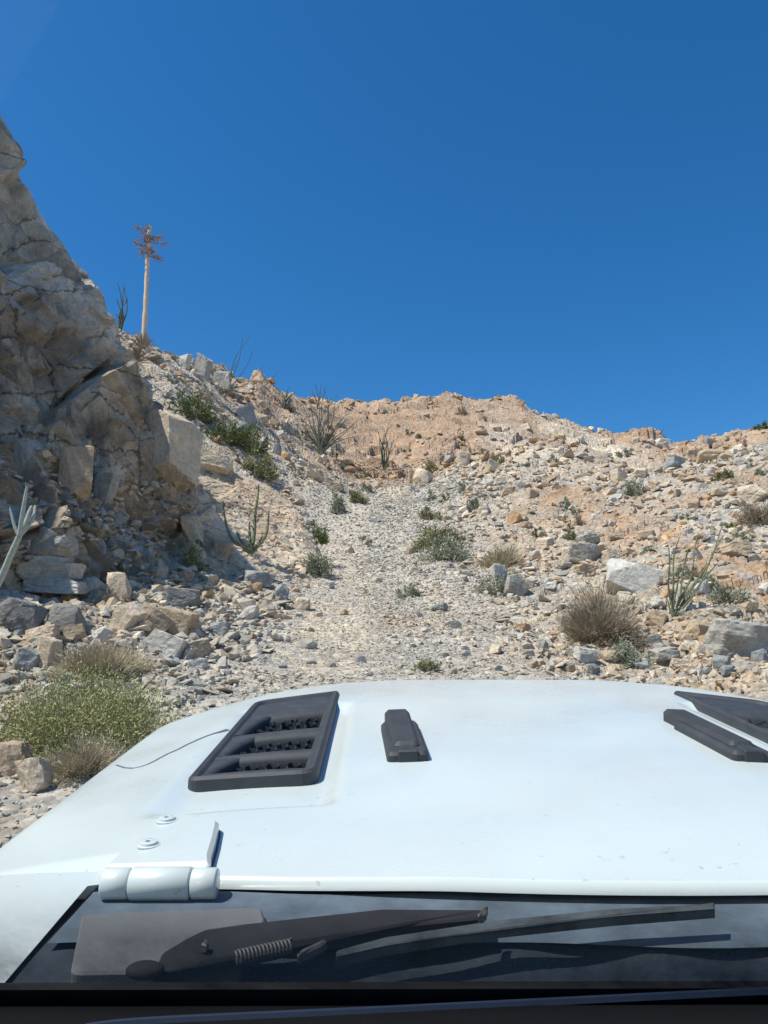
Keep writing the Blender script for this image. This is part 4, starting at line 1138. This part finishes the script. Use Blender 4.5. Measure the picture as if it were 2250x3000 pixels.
def hz_(X, Y, detail=True):
    X = np.asarray(X, float); Y = np.asarray(Y, float)
    dx = np.abs(X - CX)
    z = -0.300 - 0.022 * np.clip((Y - 0.69) / 1.2, 0, 2) ** 1.5
    z = z - 0.006 * sst(0.20, 0.38, dx) - 0.030 * np.clip((dx - 0.30) / 0.35, 0, 9) ** 2 
    z = z - 0.12 * np.clip((dx - 0.70) / 0.11, 0, 9) ** 2.2
    Yf = 1.86 - 0.30 * np.clip((dx - 0.22) / 0.50, 0, 9) ** 2.4
    z = z - 0.10 * np.clip((Y - Yf) / 0.20, 0, 9) ** 2
    if detail:
        # shallow seats for the vents and the hinges
        rec = sst(0.325, 0.355, dx) * (1 - sst(0.52, 0.575, dx)) * sst(0.93, 0.97, Y) * (1 - sst(1.57, 1.615, Y - 0.0))
        z = z - 0.012 * rec
        hr = sst(0.445, 0.475, dx) * (1 - sst(0.72, .78, dx)) * (1 - sst(0.795, 0.83, Y))
        z = z - 0.008 * hr
    return z
def hoodhit(u, v, detail=False, lift=0.0):
    d = jray(u, v); lo, hi = 0.3, 2.6
    f = lambda k: (d.z * k) - (float(hz_(d.x * k, d.y * k, detail)) + lift)
    ks = np.linspace(0.4, 2.4, 400); prev = f(ks[0])
    for a, b in zip(ks[:-1], ks[1:]):
        fb_ = f(b)
        if prev > 0 >= fb_:
            lo, hi = a, b
            for _ in range(30):
                m = (lo + hi) / 2
                if f(m) > 0: lo = m
                else: hi = m
            k = lo; return (d.x * k, d.y * k)
        prev = fb_
    return (d.x * 1.5, d.y * 1.5)

# hood skin
nx_, ny_ = 300, 320
sx = np.linspace(-1, 1, nx_); XX = CX + 0.86 * sx
tt = np.linspace(0, 1, ny_)
Xg, Tg = np.meshgrid(XX, tt)
rear = 0.702 + 0.075 * np.clip(np.abs(Xg - CX) / 0.6, 0, 2) ** 2
Yg = rear + (2.16 - rear) * Tg
Zg_ = np.maximum(hz_(Xg, Yg), -0.62)
hv = np.stack([Xg, Yg, EYE + Zg_], -1).reshape(-1, 3)
hf = gridfaces(ny_, nx_)
HOLES = True
corner = [hoodhit(*p) for p in [(540, 2300), (930, 2276), (995, 2032), (742, 2066)]]
def inpoly(px_, py_, poly):
    ins = np.zeros(px_.shape, bool); n = len(poly)
    for i in range(n):
        (x1, y1), (x2, y2) = poly[i], poly[(i + 1) % n]
        c_ = ((y1 > py_) != (y2 > py_)) & (px_ < (x2 - x1) * (py_ - y1) / (y2 - y1 + 1e-12) + x1)
        ins ^= c_
    return ins
fcx = Xg.ravel()[hf].mean(1); fcy = Yg.ravel()[hf].mean(1)
cpl = np.array(corner); cin = cpl.mean(0) + (cpl - cpl.mean(0)) * 0.94
hole = inpoly(fcx, fcy, cin) | inpoly(2 * CX - fcx, fcy, cin)
hf = hf[~hole]
# rear lip folding down
lip = np.stack([Xg[0], Yg[0] - 0.003, EYE + Zg_[0] - 0.010], -1)
nb = len(hv); hv = np.vstack([hv, lip])
lf = np.array([(nb + i, nb + i + 1, i + 1, i) for i in range(nx_ - 1)])
hood = link('hood', npmesh('hood', hv, np.vstack([hf, lf]), M_white, smooth=True), root)

def roundpoly(pts, r, n=6):
    out = []; m = len(pts)
    for i in range(m):
        p = np.array(pts[i]); a = np.array(pts[i-1]); b = np.array(pts[(i+1) % m])
        ri = r[i] if isinstance(r, (list, tuple)) else r
        da = (a-p)/np.linalg.norm(a-p); db = (b-p)/np.linalg.norm(b-p)
        p0 = p + da*ri; p1 = p + db*ri
        for k in range(n + 1):
            t = k / n; out.append((1-t)**2*p0 + 2*t*(1-t)*p + t*t*p1)
    return np.array(out)
def ringmesh(loops, cap=False):
    n = len(loops[0]); VV = np.vstack(loops); FF = []
    for a in range(len(loops) - 1):
        for i in range(n):
            j = (i + 1) % n; FF.append((a*n+i, a*n+j, (a+1)*n+j, (a+1)*n+i))
    bm = bmesh.new(); vs = [bm.verts.new(v) for v in VV]
    for f in FF: bm.faces.new([vs[i] for i in f])
    if cap: bm.faces.new([vs[(len(loops)-1)*n + i] for i in range(n)])
    bmesh.ops.recalc_face_normals(bm, faces=bm.faces); return bm
def onhood(pl_, lift, detail=False):
    return [np.array(J(p[0], p[1], float(hz_(p[0], p[1], detail)) + lift)) for p in pl_]
def shrink(pl_, k):
    c = pl_.mean(0); out = []
    n = len(pl_)
    for i in range(n):
        t = pl_[(i+1) % n] - pl_[i-1]; t = t / (np.linalg.norm(t) + 1e-9); nrm = np.array([-t[1], t[0]])
        if nrm @ (c - pl_[i]) < 0: nrm = -nrm
        out.append(pl_[i] + nrm * k)
    return np.array(out)

corner = [hoodhit(*p) for p in [(540, 2300), (930, 2276), (995, 2032), (742, 2066)]]
def mir(pl_, side): return [(p[0] if side < 0 else 2*CX - p[0], p[1]) for p in pl_]
openings = [[(845,2142),(895,2112),(952,2092),(925,2118),(850,2150)], ]
def vent(side):
    co = mir(corner, side); out = roundpoly(co, [0.022, 0.03, 0.012, 0.03])
    a = onhood(out, -0.012); b = onhood(shrink(out, .001), 0.004); c_ = onhood(shrink(out, .006), 0.008); d = onhood(shrink(out, 0.012), 0.006)
    e = onhood(shrink(out, 0.020), -0.002); f = onhood(shrink(out, 0.021), -0.010)
    vo = bmobj('hood_vent', ringmesh([a, b, c_, d, e, f]), M_plast2, root, smooth=False)
    inner = shrink(out, 0.019)
    bmobj('backing', ringmesh([onhood(inner, -0.030), onhood(shrink(inner, .01), -0.031)], cap=True), M_dark, vo)
    # sloped blades between three mesh windows
    A, B, Cc, D = [np.array(p) for p in co]           # rear-outer, rear-inner, front-inner, front-outer
    def uv(s, t): return (A*(1-s)*(1-t) + B*s*(1-t) + Cc*s*t + D*(1-s)*t)      # s: outer->inner, t: rear->front
    wins = [(0.08, 0.19), (0.25, 0.41), (0.49, 0.71)]
    solid = [(0.03, 0.08), (0.19, 0.25), (0.41, 0.49), (0.71, 0.97)]
    for k, (t0, t1) in enumerate(solid):
        rows = []
        rows.append([J(*uv(s, t0), float(hz_(*uv(s, t0), False)) - 0.030) for s in np.linspace(0.05, 0.95, 18)])
        for j in range(9):
            f_ = j / 8; t = t0 + (t1 - t0) * f_
            prof = 0.002 - 0.010 * abs(2 * f_ - 1) ** 3 if k < 3 else 0.001 - 0.009 * max(0, 1 - f_ * 5) ** 2
            rows.append([J(*uv(s, t), float(hz_(*uv(s, t), False)) + prof) for s in np.linspace(0.05, 0.95, 18)])
        rows.append([J(*uv(s, t1), float(hz_(*uv(s, t1), False)) - 0.030) for s in np.linspace(0.05, 0.95, 18)])
        link('louvre', npmesh('louvre', np.array(rows).reshape(-1, 3), gridfaces(11, 18), M_plast2, smooth=True), vo)
    # shoulders that close the ends of each window
    for (t0, t1) in wins:
        rows = []
        for j in range(11):
            f_ = j / 10; t = t0 - .015 + (t1 - t0 + .03) * f_
            s1 = 0.17 + 0.16 * f_ ** 2.2
            rows.append([J(*uv(s, t), float(hz_(*uv(s, t), False)) + z_) for s, z_ in ((0.04, 0.001), (s1 * .7, 0.0015), (s1 - .02, -0.0005), (s1, -0.006), (s1 + .005, -0.028))])
        link('louvre_shoulder', npmesh('louvre_shoulder', np.array(rows).reshape(-1, 3), gridfaces(11, 5), M_plast2, smooth=True), vo)
        rows = []
        for j in range(5):
            t = t0 - .015 + (t1 - t0 + .03) * j / 4
            rows.append([J(*uv(s, t), float(hz_(*uv(s, t), False)) + z_) for s, z_ in ((0.97, 0.001), (0.89, 0.0005), (0.875, -0.005), (.87, -.028))])
        link('louvre_shoulder', npmesh('louvre_shoulder', np.array(rows).reshape(-1, 3), gridfaces(5, 4), M_plast2, smooth=True), vo)
        # honeycomb
        parts = []; R_h = 0.0105; wdt = 0.0016
        pa, pb_ = uv(.5, t0), uv(.5, t1)
        for gi in range(-12, 13):
            for gj in range(-6, 7):
                cpt = (pa + pb_) / 2 + np.array([gi * R_h * 1.5, (gj + 0.5 * (gi % 2)) * R_h * 1.732 * 2.0])
                # inside this window?
                M2 = np.array([Cc - D, D - A]); 
                ok = False
                for s_ in np.linspace(.14, .92, 20):
                    for t_ in np.linspace(t0, t1, 6):
                        if np.hypot(*(uv(s_, t_) - cpt)) < R_h * 1.0: ok = True
                if not ok: continue
                for k_ in range(6):
                    a0 = k_ * math.pi/3; a1 = a0 + math.pi/3
                    q0 = cpt + R_h * np.array([math.cos(a0), math.sin(a0) * 2.0]); q1 = cpt + R_h * np.array([math.cos(a1), math.sin(a1) * 2.0])
                    if k_ > 2: continue
                    nn = (q0 + q1)/2 - cpt; nn = nn/np.linalg.norm(nn) * wdt
                    z0 = float(hz_(q0[0], q0[1], False))
                    parts.append(([J(q0[0]-nn[0], q0[1]-nn[1], z0-.020), J(q1[0]-nn[0], q1[1]-nn[1], z0-.020), J(q1[0], q1[1], z0-.010), J(q0[0], q0[1], z0-.010),
                                   J(q1[0]+nn[0], q1[1]+nn[1], z0-.020), J(q0[0]+nn[0], q0[1]+nn[1], z0-.020)], [(0,1,2,3), (3,2,4,5)]))
        if parts:
            VV, FF = merge(parts); link('honeycomb_mesh', npmesh('honeycomb_mesh', VV, FF, M_plast2), vo)
vent(-1); vent(1)

def prism(outline, z0, z1, bev=0.003):
    """outline: (X,Y) list; z relative to eye"""
    o = np.array(outline); i1 = shrink(o, bev)
    L = [[J(p[0], p[1], z0) for p in o], [J(p[0], p[1], z1 - bev) for p in o], [J(p[0], p[1], z1) for p in i1]]
    return ringmesh([np.array(l) for l in L], cap=True)
def prism_hood(outline, lo, hi, bev=0.003):
    o = np.array(outline); i1 = shrink(o, bev)
    return ringmesh([np.array(onhood(o, lo)), np.array(onhood(o, hi - bev)), np.array(onhood(i1, hi))], cap=True)

# washer nozzles
def nozzle(xc, y0, tw=0.0):
    w = 0.028
    def T(pts): return [(xc + p[0] + (p[1]) * tw, y0 + p[1]) for p in pts]
    body = roundpoly(T([(-w*1.06, 0), (w*1.06, 0), (w*1.1, .215), (-w*1.1, .215)]), 0.010, 4)
    nz = bmobj('washer_nozzle', prism_hood(body, -0.004, 0.014, 0.005), M_plast2, root)
    top = roundpoly(T([(-w*.70, .03), (w*.70, .03), (w*.78, .285), (-w*.78, .285)]), 0.010, 4)
    bmobj('nozzle_hump', prism_hood(top, 0.0, 0.021, 0.006), M_plast, nz)
    tabp = roundpoly(T([(-w*.52, -.002), (w*.52, -.002), (w*.34, .040), (-w*.34, .040)]), 0.003, 3)
    bmobj('nozzle_tab', prism_hood(tabp, 0.0, 0.0165, 0.002), M_plast2, nz)
    return nz
n0 = hoodhit(1196, 2232); nozzle(n0[0], n0[1], tw=-0.035); nozzle(2*CX - n0[0] + .015, n0[1], tw=-0.02)

# shut line from vent to fender; its wide blue vent end paints shade
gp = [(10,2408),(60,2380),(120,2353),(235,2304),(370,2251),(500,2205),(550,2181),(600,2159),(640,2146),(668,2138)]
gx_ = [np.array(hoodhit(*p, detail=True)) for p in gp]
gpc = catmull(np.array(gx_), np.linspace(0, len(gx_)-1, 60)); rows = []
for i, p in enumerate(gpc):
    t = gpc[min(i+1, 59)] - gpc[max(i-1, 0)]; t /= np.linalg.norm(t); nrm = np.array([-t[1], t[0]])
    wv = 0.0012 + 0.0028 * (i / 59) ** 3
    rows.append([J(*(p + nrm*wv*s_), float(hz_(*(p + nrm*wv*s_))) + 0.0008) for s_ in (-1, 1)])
link('gap_and_shade_line', npmesh('gap_and_shade_line', np.array(rows).reshape(-1, 3), gridfaces(60, 2), M_gap), root)

# hinges
def cyl_x(x0, x1, y, z, r, n=28, bev=0.0015):
    L = []
    for (x, rr__) in ((x0, r*.0001), (x0, r - bev), (x0 + bev, r), (x1 - bev, r), (x1, r - bev), (x1, r*.0001)):
        L.append(np.array([J(x, y + rr__*math.cos(a), z + rr__*math.sin(a)) for a in np.linspace(0, 2*math.pi, n, endpoint=False)]))
    return ringmesh(L)
def bolt_bm(x, y, z, r, h, n=24):
    L = []
    for rr__, zz in ((r*1.25, 0), (r*1.25, h*.35), (r*1.0, h*.5), (r*.95, h), (r*.5, h*1.15), (r*.32, h*1.1), (r*.30, h*.6)):
        L.append(np.array([J(x + rr__*math.cos(a), y + rr__*math.sin(a), z + zz) for a in np.linspace(0, 2*math.pi, n, endpoint=False)]))
    return ringmesh(L, cap=True)
def hinge(side):
    plate = [hoodhit(*p) for p in [(300,2580),(618,2572),(618,2540),(632,2490),(642,2440),(610,2422),(470,2420),(420,2470)]]
    plate = mir(plate, side); pr = roundpoly(plate, 0.006, 4)
    seam_ = shrink(pr, -0.0022)
    hg = bmobj('hood_hinge', prism_hood(pr, -0.010, 0.014, 0.004), M_white, root, smooth=False)
    bmobj('hinge_seam', prism_hood(seam_, -0.012, 0.0012, 0.0003), M_gap, hg)
    seg = [(280, 362), (364, 545), (547, 624)]
    yb, zb, rb = 0.716, -0.306, 0.0135
    for a, b in seg:
        xa = (a - 1110) / (2601 - 1600) * 0.305 * .985; xb = (b - 1110) / (2601 - 1600) * 0.305 * .985
        if side > 0: xa, xb = 2*CX - xb, 2*CX - xa
        bmobj('hinge_barrel', cyl_x(xa, xb, yb, zb, rb if a != 364 else rb * 1.06), M_white, hg, smooth=True)
    for (u, v) in ((488, 2442), (434, 2517)):
        p = mir([hoodhit(u, v)], side)[0]
        bmobj('bolt', bolt_bm(p[0], p[1], float(hz_(p[0], p[1], False)) + 0.0138, 0.0092, 0.004), M_white, hg)
hinge(-1); hinge(1)

# cowl behind the hood, grey panel painting a windshield reflection, vents clips
def sheet(name, pts_fn, nu, nv, mat, par, smooth=False):
    VV = np.array([pts_fn(i/(nu-1), j/(nv-1)) for j in range(nv) for i in range(nu)])
    return link(name, npmesh(name, VV, gridfaces(nv, nu), mat, smooth=smooth), par)
XL = -0.272; XR = 2*CX - XL
cw = sheet('cowl_panel', lambda s, t: J(XL + (XR-XL)*s, 0.44 + 0.33*t, -0.330 + 0.008*math.sin(t*math.pi) + 0.0025*math.sin(s*60)*(t > .5)), 90, 12, M_cowl, root)
gpn = [jplane(u, v, -0.309)[:2] for u, v in [(205,2850),(700,2840),(720,2760),(780,2700),(765,2656),(240,2676)]]
bmobj('reflection_panel', prism(roundpoly(gpn, .008, 4), -0.326, -0.309, .002), M_reflect, cw)
M_cowl_lit = simple_mat('blue_grey_lit_cowl', (0.095, 0.125, 0.155), 0.8, vary=0.35, vscale=16, spec=0.2)  # brighter light on the cowl near the hood, painted as a strip
sheet('lit_cowl_strip', lambda s, t: J(XL + .01 + (XR-XL-.02)*s, 0.628 - .012 * s + .004*math.sin(s*23) + (0.10)*t, -0.3145 - .004*t), 80, 4, M_cowl_lit, cw)
# painted body beside the cowl
for sd in (-1, 1):
    def fn(s, t, sd=sd):
        x = XL - 0.30 * s; 
        z = -0.318 - 0.05 * s ** 2.5 - 0.30 * max(0, s - .75) / .25 * s
        return J(x if sd < 0 else 2*CX - x, 0.30 + 0.47*t, z)
    sheet('cowl_side', fn, 24, 12, M_white, root, True)

# windshield glass leaning back, black border, frame
def wpt(x, h): return J(x, 0.505 - 0.42*h, -0.318 + 0.78*h)
gl = sheet('windshield', lambda s, t: wpt(XL + (XR-XL)*s, t), 2, 2, M_glass, root)
def strip(name, x0, x1, h0, h1, mat, par, off=0.004):
    bm = bmesh.new()
    P_ = [wpt(x0, h0), wpt(x1, h0), wpt(x1, h1), wpt(x0, h1)]
    a = [bm.verts.new(p) for p in P_]; b = [bm.verts.new((p[0], p[1] - off, p[2] - off*.5)) for p in P_]
    bm.faces.new(a); bm.faces.new(b[::-1])
    for i in range(4): bm.faces.new((a[i], b[i], b[(i+1) % 4], a[(i+1) % 4]))
    bmesh.ops.recalc_face_normals(bm, faces=bm.faces)
    return bmobj(name, bm, mat, par)
strip('black_border', XL, XR, -0.03, 0.074, M_rubber, gl)
strip('windshield_frame', XL - .12, XR + .12, 1.0, 1.12, M_plast, root, .03)
strip('windshield_frame', XL - .10, XL, -0.02, 1.0, M_white, root, .03)
strip('windshield_frame', XR, XR + .10, -0.02, 1.0, M_white, root, .03)

# wiper: arm, cap, spring, blade
def flatpart(name, px, z, thick, mat, par, r=.004):
    q_ = [jplane(u, v, z)[:2] for u, v in px]
    return bmobj(name, prism(roundpoly(q_, r, 3), z - thick, z, min(.0015, thick*.3)), mat, par)
wp = flatpart('wiper', [(445,2862),(610,2812),(700,2795),(847,2762),(1119,2716),(1416,2688),(1418,2664),(1119,2662),(860,2690),(712,2706),(600,2722),(545,2748),(475,2790)], -0.292, .010, M_rubber, root, .002)
flatpart('wiper_blade', [(985,2800),(1125,2768),(1450,2718),(1800,2682),(2094,2660),(2094,2644),(1800,2660),(1450,2694),(1125,2744),(985,2782)], -0.290, .008, M_blade, wp, .001)
cap_c = jplane(425, 2825, -0.285)
bm = bmesh.new(); bmesh.ops.create_uvsphere(bm, u_segments=20, v_segments=12, radius=0.012)
for v in bm.verts: v.co = Vector((v.co.x*1.1 + cap_c[0], v.co.y*.7 + cap_c[1], v.co.z*.45 + cap_c[2] - .004))
bmobj('pivot_cap', bm, M_rubber, wp, True)
a = np.array(jplane(690, 2806, -0.284)); b = np.array(jplane(856, 2770, -0.284)); ax = b - a; e1 = np.array([0, 0, 1.0]); e2 = np.cross(ax/np.linalg.norm(ax), e1)
hp = [a + ax*t + 0.0042*(math.cos(t*2*math.pi*15)*e1 + math.sin(t*2*math.pi*15)*e2) for t in np.linspace(0, 1, 240)]
VV, FF = tube(hp, [0.0010]*240, 5); link('spring', npmesh('spring', VV, FF, M_steel, smooth=True), wp)
flatpart('arm_clip', [(870,2800),(940,2768),(958,2752),(950,2748),(880,2780)], -0.282, .006, M_steel, wp, .001)
flatpart('arm_rivet', [(588,2762),(600,2748),(612,2750),(606,2766)], -0.284, .006, M_steel, wp, .001)
flatpart('wiper_nozzle', [(1400,2682),(1412,2656),(1430,2652),(1424,2674)], -0.284, .006, M_steel, wp, .001)
# dashboard; blue strip paints the sky's reflection along its edge
def dfn(s, t):
    x = XL - .05 + (XR - XL + .1) * s; y = 0.10 + 0.372 * t
    return J(x, y, -0.262 - 0.015 * (1 - t) ** 2 - 0.05 * sst(.95, 1.0, np.array(t)).item())
ds = sheet('dashboard', dfn, 40, 40, M_dash, root, True)
dl = [(P_[0], P_[1]) for P_ in (jplane(u, v, -0.262) for u, v in [(250,3012),(450,2992),(1125,2960),(2250,2904),(2700,2884)])]
rows = []
for p in catmull(np.array(dl), np.linspace(0, 4, 40)):
    rows.append([J(p[0], p[1] - .0025, -.2625), J(p[0], p[1] - .001, -.2600), J(p[0], p[1] + .001, -.2600), J(p[0], p[1] + .0025, -.2625)])
link('edge_sheen', npmesh('edge_sheen', np.array(rows).reshape(-1, 3), gridfaces(40, 4), M_edge_sheen), ds)

# body below: fenders, grille, bumper, sides, wheels, roof
def boxbm(x0, x1, y0, y1, z0, z1, bev=0.02):
    bm = bmesh.new(); bmesh.ops.create_cube(bm, size=1)
    for v in bm.verts: v.co = Vector(((x0+x1)/2 + v.co.x*(x1-x0), (y0+y1)/2 + v.co.y*(y1-y0), (z0+z1)/2 + v.co.z*(z1-z0)))
    bmesh.ops.bevel(bm, geom=list(bm.edges), offset=bev, segments=3, affect='EDGES'); return bm
bmobj('body', boxbm(CX-.74, CX+.74, -2.2, .62, .55, EYE-.40, .04), M_white, root)
cab = bmobj('cabin_floor', boxbm(CX-.68, CX+.68, -2.0, .12, EYE-.62, EYE-.385, .02), M_dash, root)
for sd in (-1, 1): bmobj('door_panel', boxbm(CX+sd*.70-.02, CX+sd*.70+.02, -2.0, .40, EYE-.5, EYE-.16, .015), M_dash, root)
bmobj('tailgate_panel', boxbm(CX-.68, CX+.68, -2.06, -2.02, EYE-.5, EYE+.5, .01), M_dash, root)
for sx_ in (CX-.38, CX+.38):
    st_ = bmobj('seat', boxbm(sx_-.24, sx_+.24, -.95, -.45, EYE-.62, EYE-.36, .05), M_dash, root)
    bmobj('seat_back', boxbm(sx_-.23, sx_+.23, -1.05, -.90, EYE-.45, EYE+.12, .05), M_dash, st_)
bmobj('engine_bay', boxbm(CX-.60, CX+.60, .60, 1.84, .62, EYE-.47, .03), M_white, root)
for sd in (-1, 1):
    bmobj('fender_flare', boxbm(CX+sd*.84-.13, CX+sd*.84+.13, .78, 1.86, .90, .98, .03), M_plast, root)
    for yy in (1.32, -1.55):
        bm = bmesh.new(); bmesh.ops.create_cone(bm, cap_ends=True, segments=40, radius1=.42, radius2=.42, depth=.27)
        bmesh.ops.bevel(bm, geom=[e for e in bm.edges if e.calc_length() < .1], offset=.03, segments=2, affect='EDGES')
        bmesh.ops.transform(bm, matrix=Matrix.Translation((CX+sd*.80, yy, .42)) @ Matrix.Rotation(math.pi/2, 4, 'Y'), verts=bm.verts)
        wh = bmobj('wheel', bm, M_rubber, root)
        bm = bmesh.new(); bmesh.ops.create_cone(bm, cap_ends=True, segments=30, radius1=.22, radius2=.19, depth=.285)
        bmesh.ops.transform(bm, matrix=Matrix.Translation((CX+sd*.805, yy, .42)) @ Matrix.Rotation(math.pi/2, 4, 'Y'), verts=bm.verts)
        bmobj('rim', bm, M_steel, wh)
gr = bmobj('grille', boxbm(CX-.56, CX+.56, 1.85, 1.93, .66, EYE-.50, .02), M_white, root)
for k in range(7): bmobj('grille_slot', boxbm(CX-.27+k*.09-.022, CX-.27+k*.09+.022, 1.925, 1.936, .74, 1.02, .004), M_dark, gr)
for sd in (-1, 1):
    bm = bmesh.new(); bmesh.ops.create_cone(bm, cap_ends=True, segments=30, radius1=.09, radius2=.08, depth=.04)
    bmesh.ops.transform(bm, matrix=Matrix.Translation((CX+sd*.42, 1.94, .93)) @ Matrix.Rotation(-math.pi/2, 4, 'X'), verts=bm.verts)
    bmobj('headlight', bm, M_lens, gr)
bmobj('bumper', boxbm(CX-.70, CX+.70, 1.98, 2.14, .52, .68, .03), M_plast, root)
bmobj('roof', boxbm(CX-.70, CX+.70, -2.1, .10, EYE+.50, EYE+.55, .02), M_plast, root)
